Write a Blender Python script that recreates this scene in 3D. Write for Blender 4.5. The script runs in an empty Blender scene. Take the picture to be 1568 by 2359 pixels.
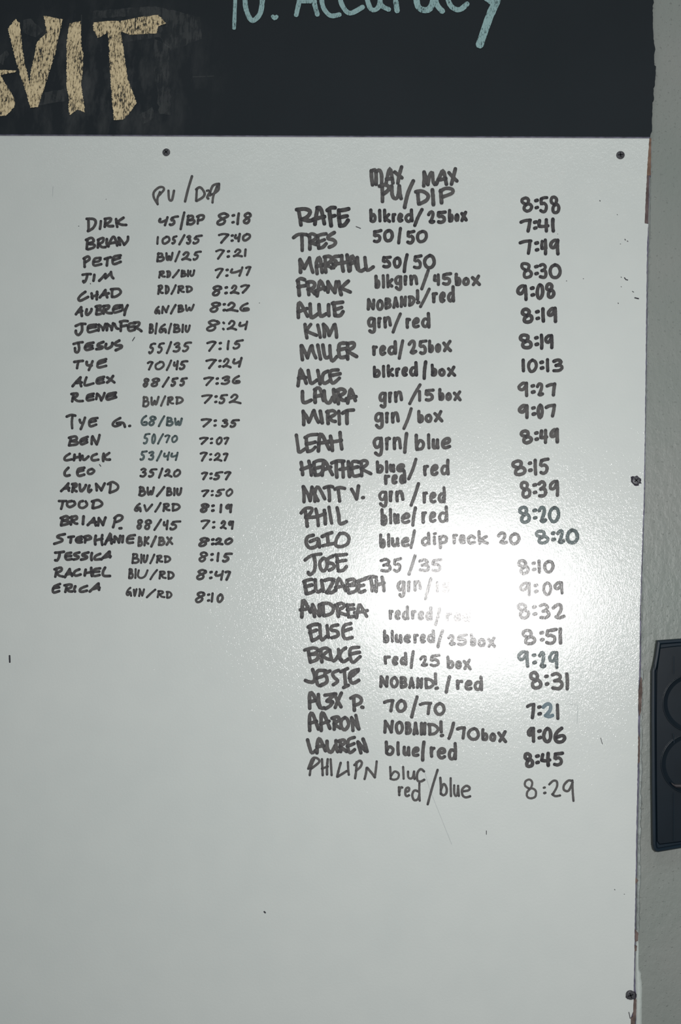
import bpy, bmesh, math, random
from mathutils import Vector, Matrix

random.seed(7)
C = bpy.context.scene.collection
SC = bpy.context.scene

# ------------------------------------------------------------------ camera
W, H, F = 1568.0, 2359.0, 2300.0          # photograph size and focal length in pixels
D, EYE = 1.02, 1.50                       # camera to wall distance, eye height
def ray(u, v): return Vector(((u - W/2)/F, (v - H/2)/F, 1.0))
N_ = ray(985, 1370).normalized()                              # wall normal seen from the camera
M_ = ray(0, 311).cross(ray(1497, 317))                        # plane of the level joint between the boards
H_ = N_.cross(M_).normalized()
if H_.x < 0: H_ = -H_
V_ = N_.cross(H_).normalized()
def axis(i): return Vector((H_[i], N_[i], -V_[i]))
def pt(u, v, Y=0.0):
    """point of the plane y = Y (parallel to the wall) on the sight line through pixel u, v"""
    d = ray(u, v)
    t = (Y + D)/d.dot(N_)
    return Vector((t*d.dot(H_), Y, EYE - t*d.dot(V_)))
cam = bpy.data.cameras.new('camera'); camo = bpy.data.objects.new('camera', cam); C.objects.link(camo)
cam.sensor_fit = 'VERTICAL'; cam.sensor_height = 36.0; cam.lens = F/H*36.0
cam.clip_start = 0.01
ex, ey, ez = axis(0), -axis(1), -axis(2)
m = Matrix(((ex.x, ey.x, ez.x, 0), (ex.y, ey.y, ez.y, -D), (ex.z, ey.z, ez.z, EYE), (0, 0, 0, 1)))
camo.matrix_world = m
SC.camera = camo

# ------------------------------------------------------------------ light
SC.view_settings.view_transform = 'Standard'; SC.view_settings.look = 'None'
SC.view_settings.gamma = 1.0; SC.view_settings.use_curve_mapping = False
SC.view_settings.exposure = 0.0
wd = bpy.data.worlds.new('room'); SC.world = wd; wd.use_nodes = True
bg = wd.node_tree.nodes['Background']; bg.inputs[0].default_value = (0.93, 1.0, 0.985, 1); bg.inputs[1].default_value = 0.15
def light(name, kind, loc, energy, col=(1, 1, 1), **k):
    l = bpy.data.lights.new(name, kind); l.energy = energy; l.color = col
    for a, b in k.items(): setattr(l, a, b)
    o = bpy.data.objects.new(name, l); C.objects.link(o); o.location = loc
    return o
rf = pt(1086, 1370)                                            # where the flash mirrors in the board
fl = light('camera_flash', 'AREA', (2*rf.x, -D, 2*rf.z - EYE), 6.05, (1.0, 0.985, 0.97), shape='RECTANGLE', size=0.045, size_y=0.03)
fl.rotation_euler = (math.radians(90), 0, 0)
tl = light('overhead_fill', 'AREA', (0.0, -1.7, 3.3), 9.0, (0.95, 1.0, 0.985), shape='RECTANGLE', size=2.4, size_y=0.6)  # added unseen fill lamp overhead, stands in for soft room light
tl.rotation_euler = (math.radians(45), 0, 0)

# ------------------------------------------------------------------ materials
def mat(name):
    m = bpy.data.materials.new(name); m.use_nodes = True
    nt = m.node_tree; b = nt.nodes['Principled BSDF']
    return m, nt, b
def nd(nt, t, **k):
    n = nt.nodes.new(t)
    for a, v in k.items():
        if a.startswith('i_'): n.inputs[a[2:].replace('_', ' ')].default_value = v
        else: setattr(n, a, v)
    return n
def coords(nt, scale=(1, 1, 1)):
    g = nd(nt, 'ShaderNodeNewGeometry'); mp = nd(nt, 'ShaderNodeMapping')
    mp.inputs['Scale'].default_value = scale
    nt.links.new(g.outputs['Position'], mp.inputs['Vector']); return mp.outputs[0]
def noise(nt, vec, scale, detail=2.0, rough=0.5):
    n = nd(nt, 'ShaderNodeTexNoise'); n.inputs['Scale'].default_value = scale
    n.inputs['Detail'].default_value = detail; n.inputs['Roughness'].default_value = rough
    nt.links.new(vec, n.inputs['Vector']); return n.outputs['Fac']
def ramp(nt, fac, stops):
    r = nd(nt, 'ShaderNodeValToRGB')
    while len(r.color_ramp.elements) < len(stops): r.color_ramp.elements.new(0.5)
    for e, (p, c) in zip(r.color_ramp.elements, stops):
        e.position = p; e.color = tuple(c)+(1,) if len(c) == 3 else c
    nt.links.new(fac, r.inputs[0]); return r.outputs[0]
def mth(nt, op, a, b=None):
    n = nd(nt, 'ShaderNodeMath', operation=op)
    for i, x in enumerate((a, b)):
        if x is None: continue
        if isinstance(x, (int, float)): n.inputs[i].default_value = x
        else: nt.links.new(x, n.inputs[i])
    return n.outputs[0]
def bump(nt, b, h, strength, dist, prev=None):
    n = nd(nt, 'ShaderNodeBump'); n.inputs['Strength'].default_value = strength; n.inputs['Distance'].default_value = dist
    nt.links.new(h, n.inputs['Height'])
    if prev is not None: nt.links.new(prev, n.inputs['Normal'])
    nt.links.new(n.outputs[0], b.inputs['Normal']); return n.outputs[0]

def board_relief(nt, b, k=1.0):
    c = coords(nt)
    bump(nt, b, noise(nt, c, 420, 2.0, 0.55), 0.5*k, 0.00022)
    n = nd(nt, 'ShaderNodeBump'); n.inputs['Strength'].default_value = 0.8*k; n.inputs['Distance'].default_value = 0.00030
    h = mth(nt, 'ADD', noise(nt, coords(nt, (1, 1, 0.55)), 800, 3.0, 0.62), mth(nt, 'MULTIPLY', noise(nt, c, 150, 2), 0.7))
    nt.links.new(h, n.inputs['Height']); nt.links.new(n.outputs[0], b.inputs['Coat Normal'])
    b.inputs['Coat Weight'].default_value = 1.0; b.inputs['Coat IOR'].default_value = 1.62; b.inputs['Coat Roughness'].default_value = 0.12
# white laminate
M_white, nt, b = mat('white_laminate')
c = coords(nt)
col = ramp(nt, noise(nt, c, 2.2, 3), [(0.3, (0.695, 0.74, 0.723)), (0.7, (0.74, 0.772, 0.755))])
mx = nd(nt, 'ShaderNodeMix', data_type='RGBA', blend_type='MULTIPLY'); mx.inputs[0].default_value = 0.6
nt.links.new(col, mx.inputs[6])
nt.links.new(ramp(nt, noise(nt, c, 28, 4), [(0.3, (0.95, 0.955, 0.96)), (0.65, (1, 1, 1))]), mx.inputs[7])
nt.links.new(mx.outputs[2], b.inputs['Base Color'])
b.inputs['Roughness'].default_value = 0.27; b.inputs['Specular IOR Level'].default_value = 0.62
board_relief(nt, b)
# marker ink: translucent film, darker at its edges, streaked along the stroke
def ink(name, dark, lite, amin=0.70):
    m, nt, b = mat(name)
    uv = nd(nt, 'ShaderNodeUVMap'); sp = nd(nt, 'ShaderNodeSeparateXYZ'); nt.links.new(uv.outputs[0], sp.inputs[0])
    e = mth(nt, 'ABSOLUTE', mth(nt, 'SUBTRACT', sp.outputs[0], 0.5))      # 0 centre .. .5 edge
    edge = mth(nt, 'POWER', mth(nt, 'MULTIPLY', e, 2.0), 4.0)
    mp = nd(nt, 'ShaderNodeMapping'); mp.inputs['Scale'].default_value = (5.0, 1.3, 1)
    nt.links.new(uv.outputs[0], mp.inputs['Vector'])
    st = noise(nt, mp.outputs[0], 1.0, 2)
    at = nd(nt, 'ShaderNodeAttribute', attribute_name='ends'); at.attribute_type = 'GEOMETRY'
    bl = noise(nt, coords(nt), 45, 2)
    s = mth(nt, 'ADD', mth(nt, 'MULTIPLY', st, 0.75), mth(nt, 'MULTIPLY', bl, 0.45))
    s = mth(nt, 'ADD', s, mth(nt, 'MULTIPLY', edge, 0.22))
    s = mth(nt, 'ADD', s, mth(nt, 'MULTIPLY', at.outputs['Fac'], 0.30))
    nt.links.new(ramp(nt, s, [(0.35, lite), (0.95, dark)]), b.inputs['Base Color'])
    a = nd(nt, 'ShaderNodeMapRange'); nt.links.new(s, a.inputs[0])
    a.inputs[1].default_value = 0.35; a.inputs[2].default_value = 0.95; a.inputs[3].default_value = amin; a.inputs[4].default_value = 0.97
    nt.links.new(a.outputs[0], b.inputs['Alpha'])
    b.inputs['Roughness'].default_value = 0.24; b.inputs['Specular IOR Level'].default_value = 0.26
    board_relief(nt, b, 0.7); b.inputs['Coat Weight'].default_value = 0.22
    return m
INK = {'k': ink('black_marker_ink', (0.038, 0.036, 0.042), (0.125, 0.120, 0.119), 0.95),
       'g': ink('worn_grey_marker_ink', (0.062, 0.060, 0.064), (0.165, 0.158, 0.155), 0.94),
       't': ink('teal_grey_marker_ink', (0.05, 0.068, 0.073), (0.16, 0.21, 0.215), 0.93),
       'b': ink('pale_blue_marker_ink', (0.14, 0.20, 0.235), (0.24, 0.31, 0.35), 0.9)}
# chalkboard paint
M_black, nt, b = mat('black_chalkboard_paint')
c = coords(nt)
ctr = pt(230, 190)
d = nd(nt, 'ShaderNodeVectorMath', operation='DISTANCE'); nt.links.new(coords(nt, (1, 1, 1.3)), d.inputs[0])
d.inputs[1].default_value = (ctr.x, 0, ctr.z*1.3)
mk = nd(nt, 'ShaderNodeMapRange'); nt.links.new(d.outputs['Value'], mk.inputs[0])
mk.inputs[1].default_value = 0.04; mk.inputs[2].default_value = 0.15; mk.inputs[3].default_value = 1.0; mk.inputs[4].default_value = 0.0
sm = ramp(nt, noise(nt, coords(nt, (1.5, 1, 0.6)), 34, 5, 0.62), [(0.45, (0, 0, 0)), (0.8, (1, 1, 1))])
fac = mth(nt, 'MULTIPLY', mth(nt, 'MULTIPLY', sm, mk.outputs[0]), 0.42)
mx = nd(nt, 'ShaderNodeMix', data_type='RGBA'); nt.links.new(fac, mx.inputs[0])
nt.links.new(ramp(nt, noise(nt, c, 7, 3), [(0.3, (0.0160, 0.0215, 0.0265)), (0.7, (0.0190, 0.0245, 0.030))]), mx.inputs[6])
mx.inputs[7].default_value = (0.16, 0.165, 0.165, 1)
nt.links.new(mx.outputs[2], b.inputs['Base Color'])
b.inputs['Roughness'].default_value = 0.62; b.inputs['Specular IOR Level'].default_value = 0.16
bump(nt, b, noise(nt, c, 900, 2), 0.35, 0.0002)
# chalk
def chalk(name, c0, c1, cut, scale=300, amax=0.95, stretch=(1.5, 1, 0.6)):
    m, nt, b = mat(name)
    cc = coords(nt, stretch)
    n = mth(nt, 'ADD', mth(nt, 'MULTIPLY', noise(nt, cc, scale, 4, 0.65), 0.72), mth(nt, 'MULTIPLY', noise(nt, coords(nt, (3.2, 1, 0.25)), scale*1.2, 1), 0.28))
    n = mth(nt, 'ADD', n, mth(nt, 'MULTIPLY', noise(nt, coords(nt), 55, 2), 0.25))
    a = nd(nt, 'ShaderNodeMapRange'); nt.links.new(n, a.inputs[0])
    a.inputs[1].default_value = cut; a.inputs[2].default_value = cut+0.09; a.inputs[3].default_value = 0.03; a.inputs[4].default_value = amax
    nt.links.new(a.outputs[0], b.inputs['Alpha'])
    nt.links.new(ramp(nt, n, [(cut, c0), (cut+0.2, c1)]), b.inputs['Base Color'])
    b.inputs['Roughness'].default_value = 0.9; b.inputs['Specular IOR Level'].default_value = 0.05
    return m
M_tan = chalk('tan_chalk', (0.55, 0.44, 0.27), (0.85, 0.70, 0.45), 0.53, 330)
M_teal = chalk('pale_teal_chalk', (0.20, 0.32, 0.335), (0.36, 0.54, 0.55), 0.46, 500)
M_dust = chalk('chalk_dust', (0.19, 0.20, 0.20), (0.27, 0.28, 0.28), 0.58, 120, 0.14)
# grey wall paint
M_wall, nt, b = mat('grey_green_wall_paint')
c = coords(nt)
nt.links.new(ramp(nt, noise(nt, c, 9, 4), [(0.3, (0.245, 0.275, 0.257)), (0.7, (0.285, 0.300, 0.285))]), b.inputs['Base Color'])
b.inputs['Roughness'].default_value = 0.42; b.inputs['Specular IOR Level'].default_value = 0.35
n1 = bump(nt, b, noise(nt, coords(nt, (1, 1, 0.6)), 120, 4, 0.6), 0.7, 0.0018)
sp = ramp(nt, noise(nt, c, 330, 1), [(0.66, (0, 0, 0)), (0.76, (1, 1, 1))])
bump(nt, b, sp, 0.6, 0.0009, n1)
def plain(name, col, rough=0.5, spec=0.4, nz=None, bs=0.0, metal=0.0, var=0.12):
    m, nt, b = mat(name); c = coords(nt)
    lo = tuple(x*(1-var) for x in col); hi = tuple(min(1, x*(1+var)) for x in col)
    nt.links.new(ramp(nt, noise(nt, c, nz or 60, 4), [(0.3, lo), (0.7, hi)]), b.inputs['Base Color'])
    b.inputs['Roughness'].default_value = rough; b.inputs['Specular IOR Level'].default_value = spec; b.inputs['Metallic'].default_value = metal
    if bs: bump(nt, b, noise(nt, c, (nz or 60)*4, 3), bs, 0.001)
    return m
M_brown = plain('brown_fibreboard', (0.125, 0.095, 0.095), 0.8, 0.1, 120, 0.5, var=0.35)
M_tanedge = plain('bare_tan_fibreboard', (0.22, 0.145, 0.11), 0.8, 0.1, 120, 0.4, var=0.3)
M_gap = plain('dark_gap_paint', (0.02, 0.022, 0.03), 0.7, 0.1)
M_violet = plain('violet_grey_edge', (0.14, 0.135, 0.19), 0.6, 0.2, 150, var=0.4)
M_caulk = plain('pale_grey_filler', (0.33, 0.365, 0.355), 0.45, 0.4, 200, 0.5, var=0.25)
M_caulk2 = plain('off_white_filler', (0.56, 0.61, 0.585), 0.5, 0.4, 80, 0.25, var=0.06)
M_chip = plain('rusty_brown_chip', (0.16, 0.12, 0.11), 0.8, 0.1, 150, 0.4, var=0.4)
M_screw = plain('dark_phosphate_screw', (0.085, 0.085, 0.095), 0.45, 0.5, 400, 0.2, metal=0.35, var=0.4)
M_recess = plain('screw_recess_shade', (0.012, 0.013, 0.016), 0.6, 0.2)
M_torn = plain('torn_dark_board', (0.05, 0.045, 0.06), 0.8, 0.1, 200, 0.4, var=0.5)
M_speck = plain('dark_speck', (0.05, 0.05, 0.06), 0.5, 0.4, 300)
M_scr = plain('pale_scratch', (0.55, 0.60, 0.60), 0.15, 0.6, 300)
M_navy = plain('navy_plastic', (0.0085, 0.019, 0.031), 0.45, 0.2, 30, 0.05, var=0.15)
M_navy2 = plain('dark_navy_plastic', (0.006, 0.012, 0.019), 0.34, 0.3, 30, 0.03, var=0.15)

# ------------------------------------------------------------------ object helpers
def empty(name, loc, label=None, cat=None, group=None):
    o = bpy.data.objects.new(name, None); C.objects.link(o); o.location = loc; o.empty_display_size = 0.05
    if label: o['label'] = label
    if cat: o['category'] = cat
    if group: o['group'] = group
    return o
def obj(name, verts, faces, mt, parent=None, label=None, kind=None, uvs=None, ends=None, smooth=False):
    xs = [v[0] for v in verts]; ys = [v[1] for v in verts]; zs = [v[2] for v in verts]
    o0 = Vector(((min(xs)+max(xs))/2, (min(ys)+max(ys))/2, (min(zs)+max(zs))/2))
    me = bpy.data.meshes.new(name); me.from_pydata([Vector(v)-o0 for v in verts], [], faces)
    if uvs:
        l = me.uv_layers.new(name='UVMap')
        for lp in me.loops: l.data[lp.index].uv = uvs[lp.vertex_index]
    if ends:
        a = me.attributes.new('ends', 'FLOAT', 'POINT')
        for i, e in enumerate(ends): a.data[i].value = e
    if smooth:
        for p in me.polygons: p.use_smooth = True
    me.materials.append(mt); me.update()
    o = bpy.data.objects.new(name, me); C.objects.link(o)
    o.location = o0 - (parent.matrix_basis.translation if parent else Vector())
    if parent:
        p = parent.parent
        if p: o.location -= p.matrix_basis.translation
        o.parent = parent
    if label: o['label'] = label
    if kind: o['kind'] = kind
    return o
def prism(poly, y0, y1, vs=None, fs=None):
    """poly of pixel points -> slab between planes y0 (back) and y1 (front, nearer the camera)"""
    vs = [] if vs is None else vs; fs = [] if fs is None else fs
    b0 = len(vs); n = len(poly)
    P = [pt(u, v, y1) for u, v in poly]
    vs += [(p.x, y1, p.z) for p in P] + [(p.x, y0, p.z) for p in P]
    fs.append([b0+i for i in range(n)]); fs.append([b0+n+i for i in reversed(range(n))])
    for i in range(n):
        j = (i+1) % n; fs.append([b0+i, b0+n+i, b0+n+j, b0+j])
    return vs, fs
def rough_line(pts, step, amp, rnd):
    out = []
    for (a, b), (c_, d_) in zip(pts, pts[1:]):
        L = math.hypot(c_-a, d_-b); n = max(1, int(L/step))
        for i in range(n):
            t = i/n; out.append((a+(c_-a)*t+(rnd.uniform(-amp, amp) if i else 0), b+(d_-b)*t+(rnd.uniform(-amp, amp)*.4 if i else 0)))
    out.append(pts[-1]); return out

# ------------------------------------------------------------------ wall
YB = -0.0045      # front of the whiteboard
YC = -0.0050      # front of the chalkboard
def struct_box(name, x0, x1, y0, y1, z0, z1, mt):
    vs = [(x, y, z) for x in (x0, x1) for y in (y0, y1) for z in (z0, z1)]
    fs = [(0, 1, 3, 2), (4, 6, 7, 5), (0, 4, 5, 1), (2, 3, 7, 6), (0, 2, 6, 4), (1, 5, 7, 3)]
    return obj(name, vs, fs, mt, kind='structure')
struct_box('wall_back', -1.6, 1.6, 0.0, 0.10, 0.0, 2.9, M_wall)

# ------------------------------------------------------------------ chalkboard
rr = random.Random(3)
cb_edge = [(1500, -420), (1505, -160), (1504.6, 0), (1505.7, 6), (1502.8, 10), (1503.4, 59), (1504.6, 89), (1509, 114), (1506, 127), (1507, 150), (1510.5, 153),
           (1509, 178), (1508, 197), (1504.6, 199), (1505.7, 230), (1502.8, 231), (1502, 267), (1501, 279), (1501.6, 302), (1498, 308), (1497, 316)]
edge = rough_line(cb_edge, 4.5, 0.55, rr)
chalkboard = empty('chalkboard', pt(700, 316, 0), 'black painted chalkboard panel with tan and pale teal chalk lettering, above the white board', 'chalkboard')
vs, fs = prism([(-520, -440)] + edge + [(-520, 308.9)], -0.0002, YC)
obj('panel', vs, fs, M_black, chalkboard)
# thin violet lip where the chalkboard meets the white board
vs, fs = prism([(-520, 307.6), (0, 309.7), (1496, 315.6), (1496, 317.4), (0, 311.4), (-520, 309.4)], YC+0.001, YC-0.0006)
obj('bottom_lip', vs, fs, M_violet, chalkboard, 'thin violet grey lower edge')

def ragged_poly(poly, s, step=2.2, amp=1.3, ox=0, oy=0):
    p = [(ox+u/s, oy+v/s) for u, v in poly]; p.append(p[0])
    return rough_line(p, step, amp, rr)[:-1]
def chalk_shape(name, polys, mt, label=None):
    vs, fs = [], []
    for k, p in enumerate(polys):
        b0 = len(vs); Y = YC - 0.0006 - 0.0002*k
        vs += [tuple(pt(u, v, Y)) for u, v in p]; fs.append(list(range(b0, b0+len(p))))
    me = obj(name, vs, fs, mt, chalkboard, label)
    return me
S = 2.8
chalk_shape('chalk_letter', [ragged_poly([(-330, 700), (-290, 705), (-160, 330), (-100, 130), (-70, 250), (0, 480), (30, 530), (95, 640), (92, 690), (40, 745), (-30, 752), (-60, 640), (-110, 470), (-150, 400)], S),
                             ragged_poly([(-230, 470), (0, 450), (105, 455), (100, 464), (0, 484), (-230, 520)], S)], M_tan)
chalk_shape('chalk_letter', [ragged_poly([(50, 185), (100, 122), (128, 150), (145, 330), (190, 540), (235, 600), (245, 690), (195, 695), (170, 600), (110, 420)], S),
                             ragged_poly([(280, 100), (405, 125), (380, 230), (350, 360), (300, 520), (245, 690), (195, 695), (185, 600), (200, 450), (240, 270), (300, 210), (290, 140)], S)], M_tan)
chalk_shape('chalk_letter', [ragged_poly([(450, 150), (522, 135), (525, 300), (538, 340), (525, 560), (548, 725), (500, 705), (452, 742), (440, 700), (445, 640), (430, 560), (430, 280), (440, 200)], S)], M_tan)
chalk_shape('chalk_letter', [ragged_poly([(600, 145), (690, 135), (780, 135), (900, 110), (1020, 95), (1070, 150), (1020, 170), (1010, 215), (830, 225), (790, 205), (700, 210), (630, 245), (600, 190)], S),
                             ragged_poly([(692, 200), (780, 200), (800, 350), (808, 400), (820, 500), (880, 660), (850, 710), (800, 770), (735, 775), (722, 640), (705, 400), (700, 260)], S)], M_tan)
chalk_shape('chalk_smudge', [ragged_poly(p, S, 8, 3) for p in (
    [(600, 70), (1000, 40), (1290, 110), (1300, 250), (1100, 330), (1030, 240), (820, 270), (790, 235), (1080, 160), (900, 100), (610, 120)],
    [(990, 240), (1090, 300), (1100, 740), (1030, 735), (1000, 500)], [(270, 600), (430, 570), (430, 650), (250, 680)], [(60, 350), (20, 420), (-20, 380), (40, 320)],
    [(150, 130), (200, 120), (280, 200), (230, 240), (150, 210)], [(900, 740), (980, 690), (990, 760), (920, 800)])], M_dust, 'pale rubbed chalk dust')
for q in ([(523, 95), (528, 95), (527, 270), (523, 270)], [(600, 85), (606, 85), (605, 150), (601, 150)], [(1240, 494), (1380, 489), (1380, 493), (1240, 498)]): chalk_shape('chalk_line', [[(u/S, v/S) for u, v in q]], M_dust)

# ------------------------------------------------------------------ stroke building (marker and chalk writing)
def catmull(P, n=7):
    if len(P) < 3: return P
    Q = [P[0]] + P + [P[-1]]; out = []
    for i in range(1, len(Q)-2):
        p0, p1, p2, p3 = Q[i-1:i+3]
        for k in range(n):
            t = k/n
            out.append(tuple(0.5*((2*p1[a]) + (-p0[a]+p2[a])*t + (2*p0[a]-5*p1[a]+4*p2[a]-p3[a])*t*t + (-p0[a]+3*p1[a]-3*p2[a]+p3[a])*t**3) for a in (0, 1)))
    out.append(P[-1]); return out
class Ink:
    def __init__(s, Y): s.v, s.f, s.uv, s.e, s.k, s.Y = [], [], [], [], 0, Y
    def stroke(s, P, w):
        """P: pixel polyline, w: width in pixels; one flat film of ink with rounded ends"""
        Q = [P[0]]
        for p in P[1:]:
            if math.hypot(p[0]-Q[-1][0], p[1]-Q[-1][1]) > 0.25*w: Q.append(p)
        if len(Q) == 1: Q.append((Q[0][0]+0.35*w, Q[0][1]-0.1*w))
        R = [Q[0]]
        for a, b in zip(Q, Q[1:]):
            n = max(1, int(math.hypot(b[0]-a[0], b[1]-a[1])/(0.8*w)))
            for i in range(1, n+1): R.append((a[0]+(b[0]-a[0])*i/n, a[1]+(b[1]-a[1])*i/n))
        Y = s.Y - 0.00005*(s.k % 8); s.k += 1
        T = []
        for i in range(len(R)):
            a = R[max(0, i-1)]; b = R[min(len(R)-1, i+1)]
            dx, dy = b[0]-a[0], b[1]-a[1]; L = math.hypot(dx, dy) or 1
            T.append((dx/L, dy/L))
        secs = []; hw = w/2; L = random.uniform(0, 50)
        t0 = T[0]
        for q in (0.0, 0.35, 0.75): secs.append(((R[0][0]-t0[0]*hw*(0.95-q), R[0][1]-t0[1]*hw*(0.95-q)), t0, hw*(0.45, 0.78, 0.97)[int(q > 0)+int(q > .5)], 1.0))
        for i, (p, t) in enumerate(zip(R, T)):
            dist = min(i, len(R)-1-i)
            secs.append((p, t, hw*random.uniform(0.93, 1.06), (1.0, 0.45, 0.1)[dist] if dist < 3 and len(R) > 3 else (0.5 if dist < 3 else 0)))
        t1 = T[-1]
        for q in (0.75, 0.35, 0.0): secs.append(((R[-1][0]+t1[0]*hw*(0.95-q), R[-1][1]+t1[1]*hw*(0.95-q)), t1, hw*(0.45, 0.78, 0.97)[int(q > 0)+int(q > .5)], 1.0))
        b0 = len(s.v); pp = secs[0][0]
        for i, (p, t, h, e) in enumerate(secs):
            L += math.hypot(p[0]-pp[0], p[1]-pp[1])/w; pp = p
            row = [(p[0]-t[1]*h*sd, p[1]+t[0]*h*sd) for sd in (-1, 0, 1)]
            if i:                                                # a tight bend must not fold the film over
                for q in (0, 2):
                    if (row[q][0]-prev[q][0])*t[0]+(row[q][1]-prev[q][1])*t[1] < 0.02: row[q] = (prev[q][0]+t[0]*0.02, prev[q][1]+t[1]*0.02)
            prev = row
            for sd, r_ in zip((-1, 0, 1), row):
                s.v.append(tuple(pt(r_[0], r_[1], Y-0.00004*i/len(secs)))); s.uv.append((0.5+0.5*sd, L)); s.e.append(e)
            if i:
                a = b0+3*(i-1); s.f += [(a, a+1, a+4, a+3), (a+1, a+2, a+5, a+4)]
GL = {
'A': '0,0 .45,1;.45,1 .95,.02;.15,.36 .88,.34', 'B': '.08,0 .05,1;~.05,.95 .6,.98 .85,.78 .6,.56 .12,.5;~.12,.5 .7,.5 1,.27 .65,.04 .05,.02',
'C': '~1,.92 .6,.95 .2,.7 0,.35 .25,.04 .6,.02 1,.16', 'D': '.08,0 .05,.95;~0,.96 .6,.93 1,.55 .65,.12 .1,.02',
'E': '~.95,.98 .45,.92 .1,.7 0,.3 .25,.02 .95,.14;.08,.5 .82,.56', 'F': '.08,0 .1,.9;~0,.85 .3,1 .9,.97;.1,.5 .75,.55',
'G': '~.95,.95 .5,.95 .1,.6 .05,.2 .35,.02 .8,.25 .95,.45;.45,.45 1,.45 .98,.02', 'H': '.05,0 .1,1;.95,0 .9,1;.08,.48 .92,.52',
'I': '.6,0 .4,1', 'J': '~0,.9 .3,.98 .95,1;~.62,.95 .62,.35 .45,.02 .15,.02 .05,.25', 'K': '.08,0 .1,1;.95,.95 .15,.45;.15,.45 1,.05',
'L': '~.12,1 .05,.5 .05,.05 .3,.03 1,.12', 'M': '.02,0 .1,1;.1,1 .45,.2;.45,.2 .78,1;.78,1 1,.0', 'N': '.05,0 .1,1;.1,1 .82,.05;.82,.05 .95,1',
'O': '~.5,1 .12,.8 0,.4 .25,.02 .7,.05 1,.45 .85,.85 .5,1', 'P': '.15,0 .12,.95;~.02,.85 .35,1 .85,.95 .98,.72 .6,.48 .18,.42',
'R': '.08,0 .1,.95;~0,.92 .6,1 .9,.78 .6,.55 .15,.47;~.2,.48 .5,.25 1,.05', 'S': '~.95,.95 .5,1 .12,.8 .3,.58 .8,.4 .85,.15 .4,0 0,.08',
'T': '~0,.85 .3,.95 1,1;.52,.95 .45,0', 'U': '~.05,1 .05,.35 .25,.03 .6,.08 .9,.4 .95,1', 'V': '.05,1 .45,0;.45,0 .95,1',
'W': '~.05,1 .08,.3 .25,.05 .45,.6;~.45,.6 .55,.1 .75,.08 .98,1', 'X': '.05,1 .95,0;.9,1 .1,0', 'Y': '~.02,1 .2,.55 .7,.6;.95,1 .4,0',
'Z': '.02,.95 .95,1;.95,1 .05,.05;.05,.05 1,.05', '%': '.1,.92 .95,1;.55,.95 .48,.05;.02,.0 1,.1',
'#': '~.05,0 .1,.9;~.1,.85 .3,1 .45,.8 .48,.1;~.48,.75 .65,.98 .85,.85 .9,.05',
'0': '~.5,1 .12,.8 0,.4 .25,.02 .7,.03 1,.42 .85,.88 .5,1', '1': '.45,1 .6,0', '2': '~.05,.78 .3,.98 .75,.95 .85,.7 .5,.35 .15,.05;~.15,.05 .5,.02 1,.12',
'3': '~.05,.88 .5,1 .85,.82 .65,.6 .3,.5;~.3,.5 .8,.5 1,.25 .7,.02 .1,.05', '4': '~.1,.95 .05,.55 .4,.42 .9,.5;.82,1 .72,0',
'5': '~.98,1 .5,.95 .15,.92;~.15,.92 .1,.55 .5,.6 .85,.42 .8,.1 .4,0 .02,.08', '6': '~.7,1 .25,.75 .02,.35 .25,.02 .75,.05 .98,.3 .7,.5 .2,.35',
'7': '~0,.85 .4,.97 .95,1;~.95,.98 .7,.5 .5,0', '8': '~.45,.52 .08,.68 .1,.92 .45,1 .72,.85 .6,.55 .3,.35 .28,.1 .55,0 .92,.1 1,.35 .75,.52 .42,.5',
'9': '~.82,.95 .4,.98 .05,.7 .2,.48 .55,.55 .85,.9;~.88,1 .88,.5 .82,0',
':': '.35,.78 .5,.78;.5,.27 .65,.27', '.': '.3,.06 .6,.03', '!': '.3,1 .5,.25;.5,.0 .6,.0', '/': '.98,1.1 .02,-.12', '|': '.98,1.45 .05,-.55', '\\': '.98,1 .02,0',
'b': '.08,1 .14,.02;~.14,.3 .5,.62 .95,.42 .85,.08 .45,-.02 .14,.06', 'l': '.4,1 .6,0', 'k': '.1,1 .15,0;.9,.62 .2,.3;.2,.3 1,.02',
'r': '.1,.6 .2,0;~.2,.3 .45,.58 .95,.6', 'e': '~.1,.3 .8,.38 .85,.58 .45,.62 .08,.4 .1,.1 .45,.0 .95,.1', 'd': '~.75,.55 .3,.58 .03,.3 .25,.02 .65,.08 .85,.4;.85,1 .92,0',
'g': '~.85,.58 .4,.62 .05,.4 .25,.1 .7,.18 .88,.5;~.9,.6 .92,.1 .85,-.3 .5,-.35 .2,-.2', 'n': '.08,.6 .15,0;~.12,.35 .4,.6 .75,.58 .95,.02',
'o': '~.5,.6 .12,.48 .05,.2 .3,0 .75,.03 .95,.3 .8,.55 .5,.6', 'x': '.05,.7 .95,-.02;.85,.85 .12,-.02', 'u': '~.05,.62 .08,.15 .4,.03 .75,.2 .85,.6;.85,.6 .95,.02',
'a': '~.8,.55 .35,.6 .05,.3 .25,.03 .65,.1 .82,.45;.82,.58 .95,.03', 'c': '~.95,.5 .5,.62 .1,.4 .15,.08 .5,0 .98,.1', 'i': '.4,.58 .55,0;.45,.92 .55,.9',
'p': '.1,.6 .2,-.4;~.15,.45 .5,.65 .95,.5 .85,.12 .2,.08', 'q': '.1,.85 .2,0;~.15,.8 .6,.9 .95,.5 .2,.4'}
GL['i'] = '.4,.58 .55,0;.45,.92 .55,.9'
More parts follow.
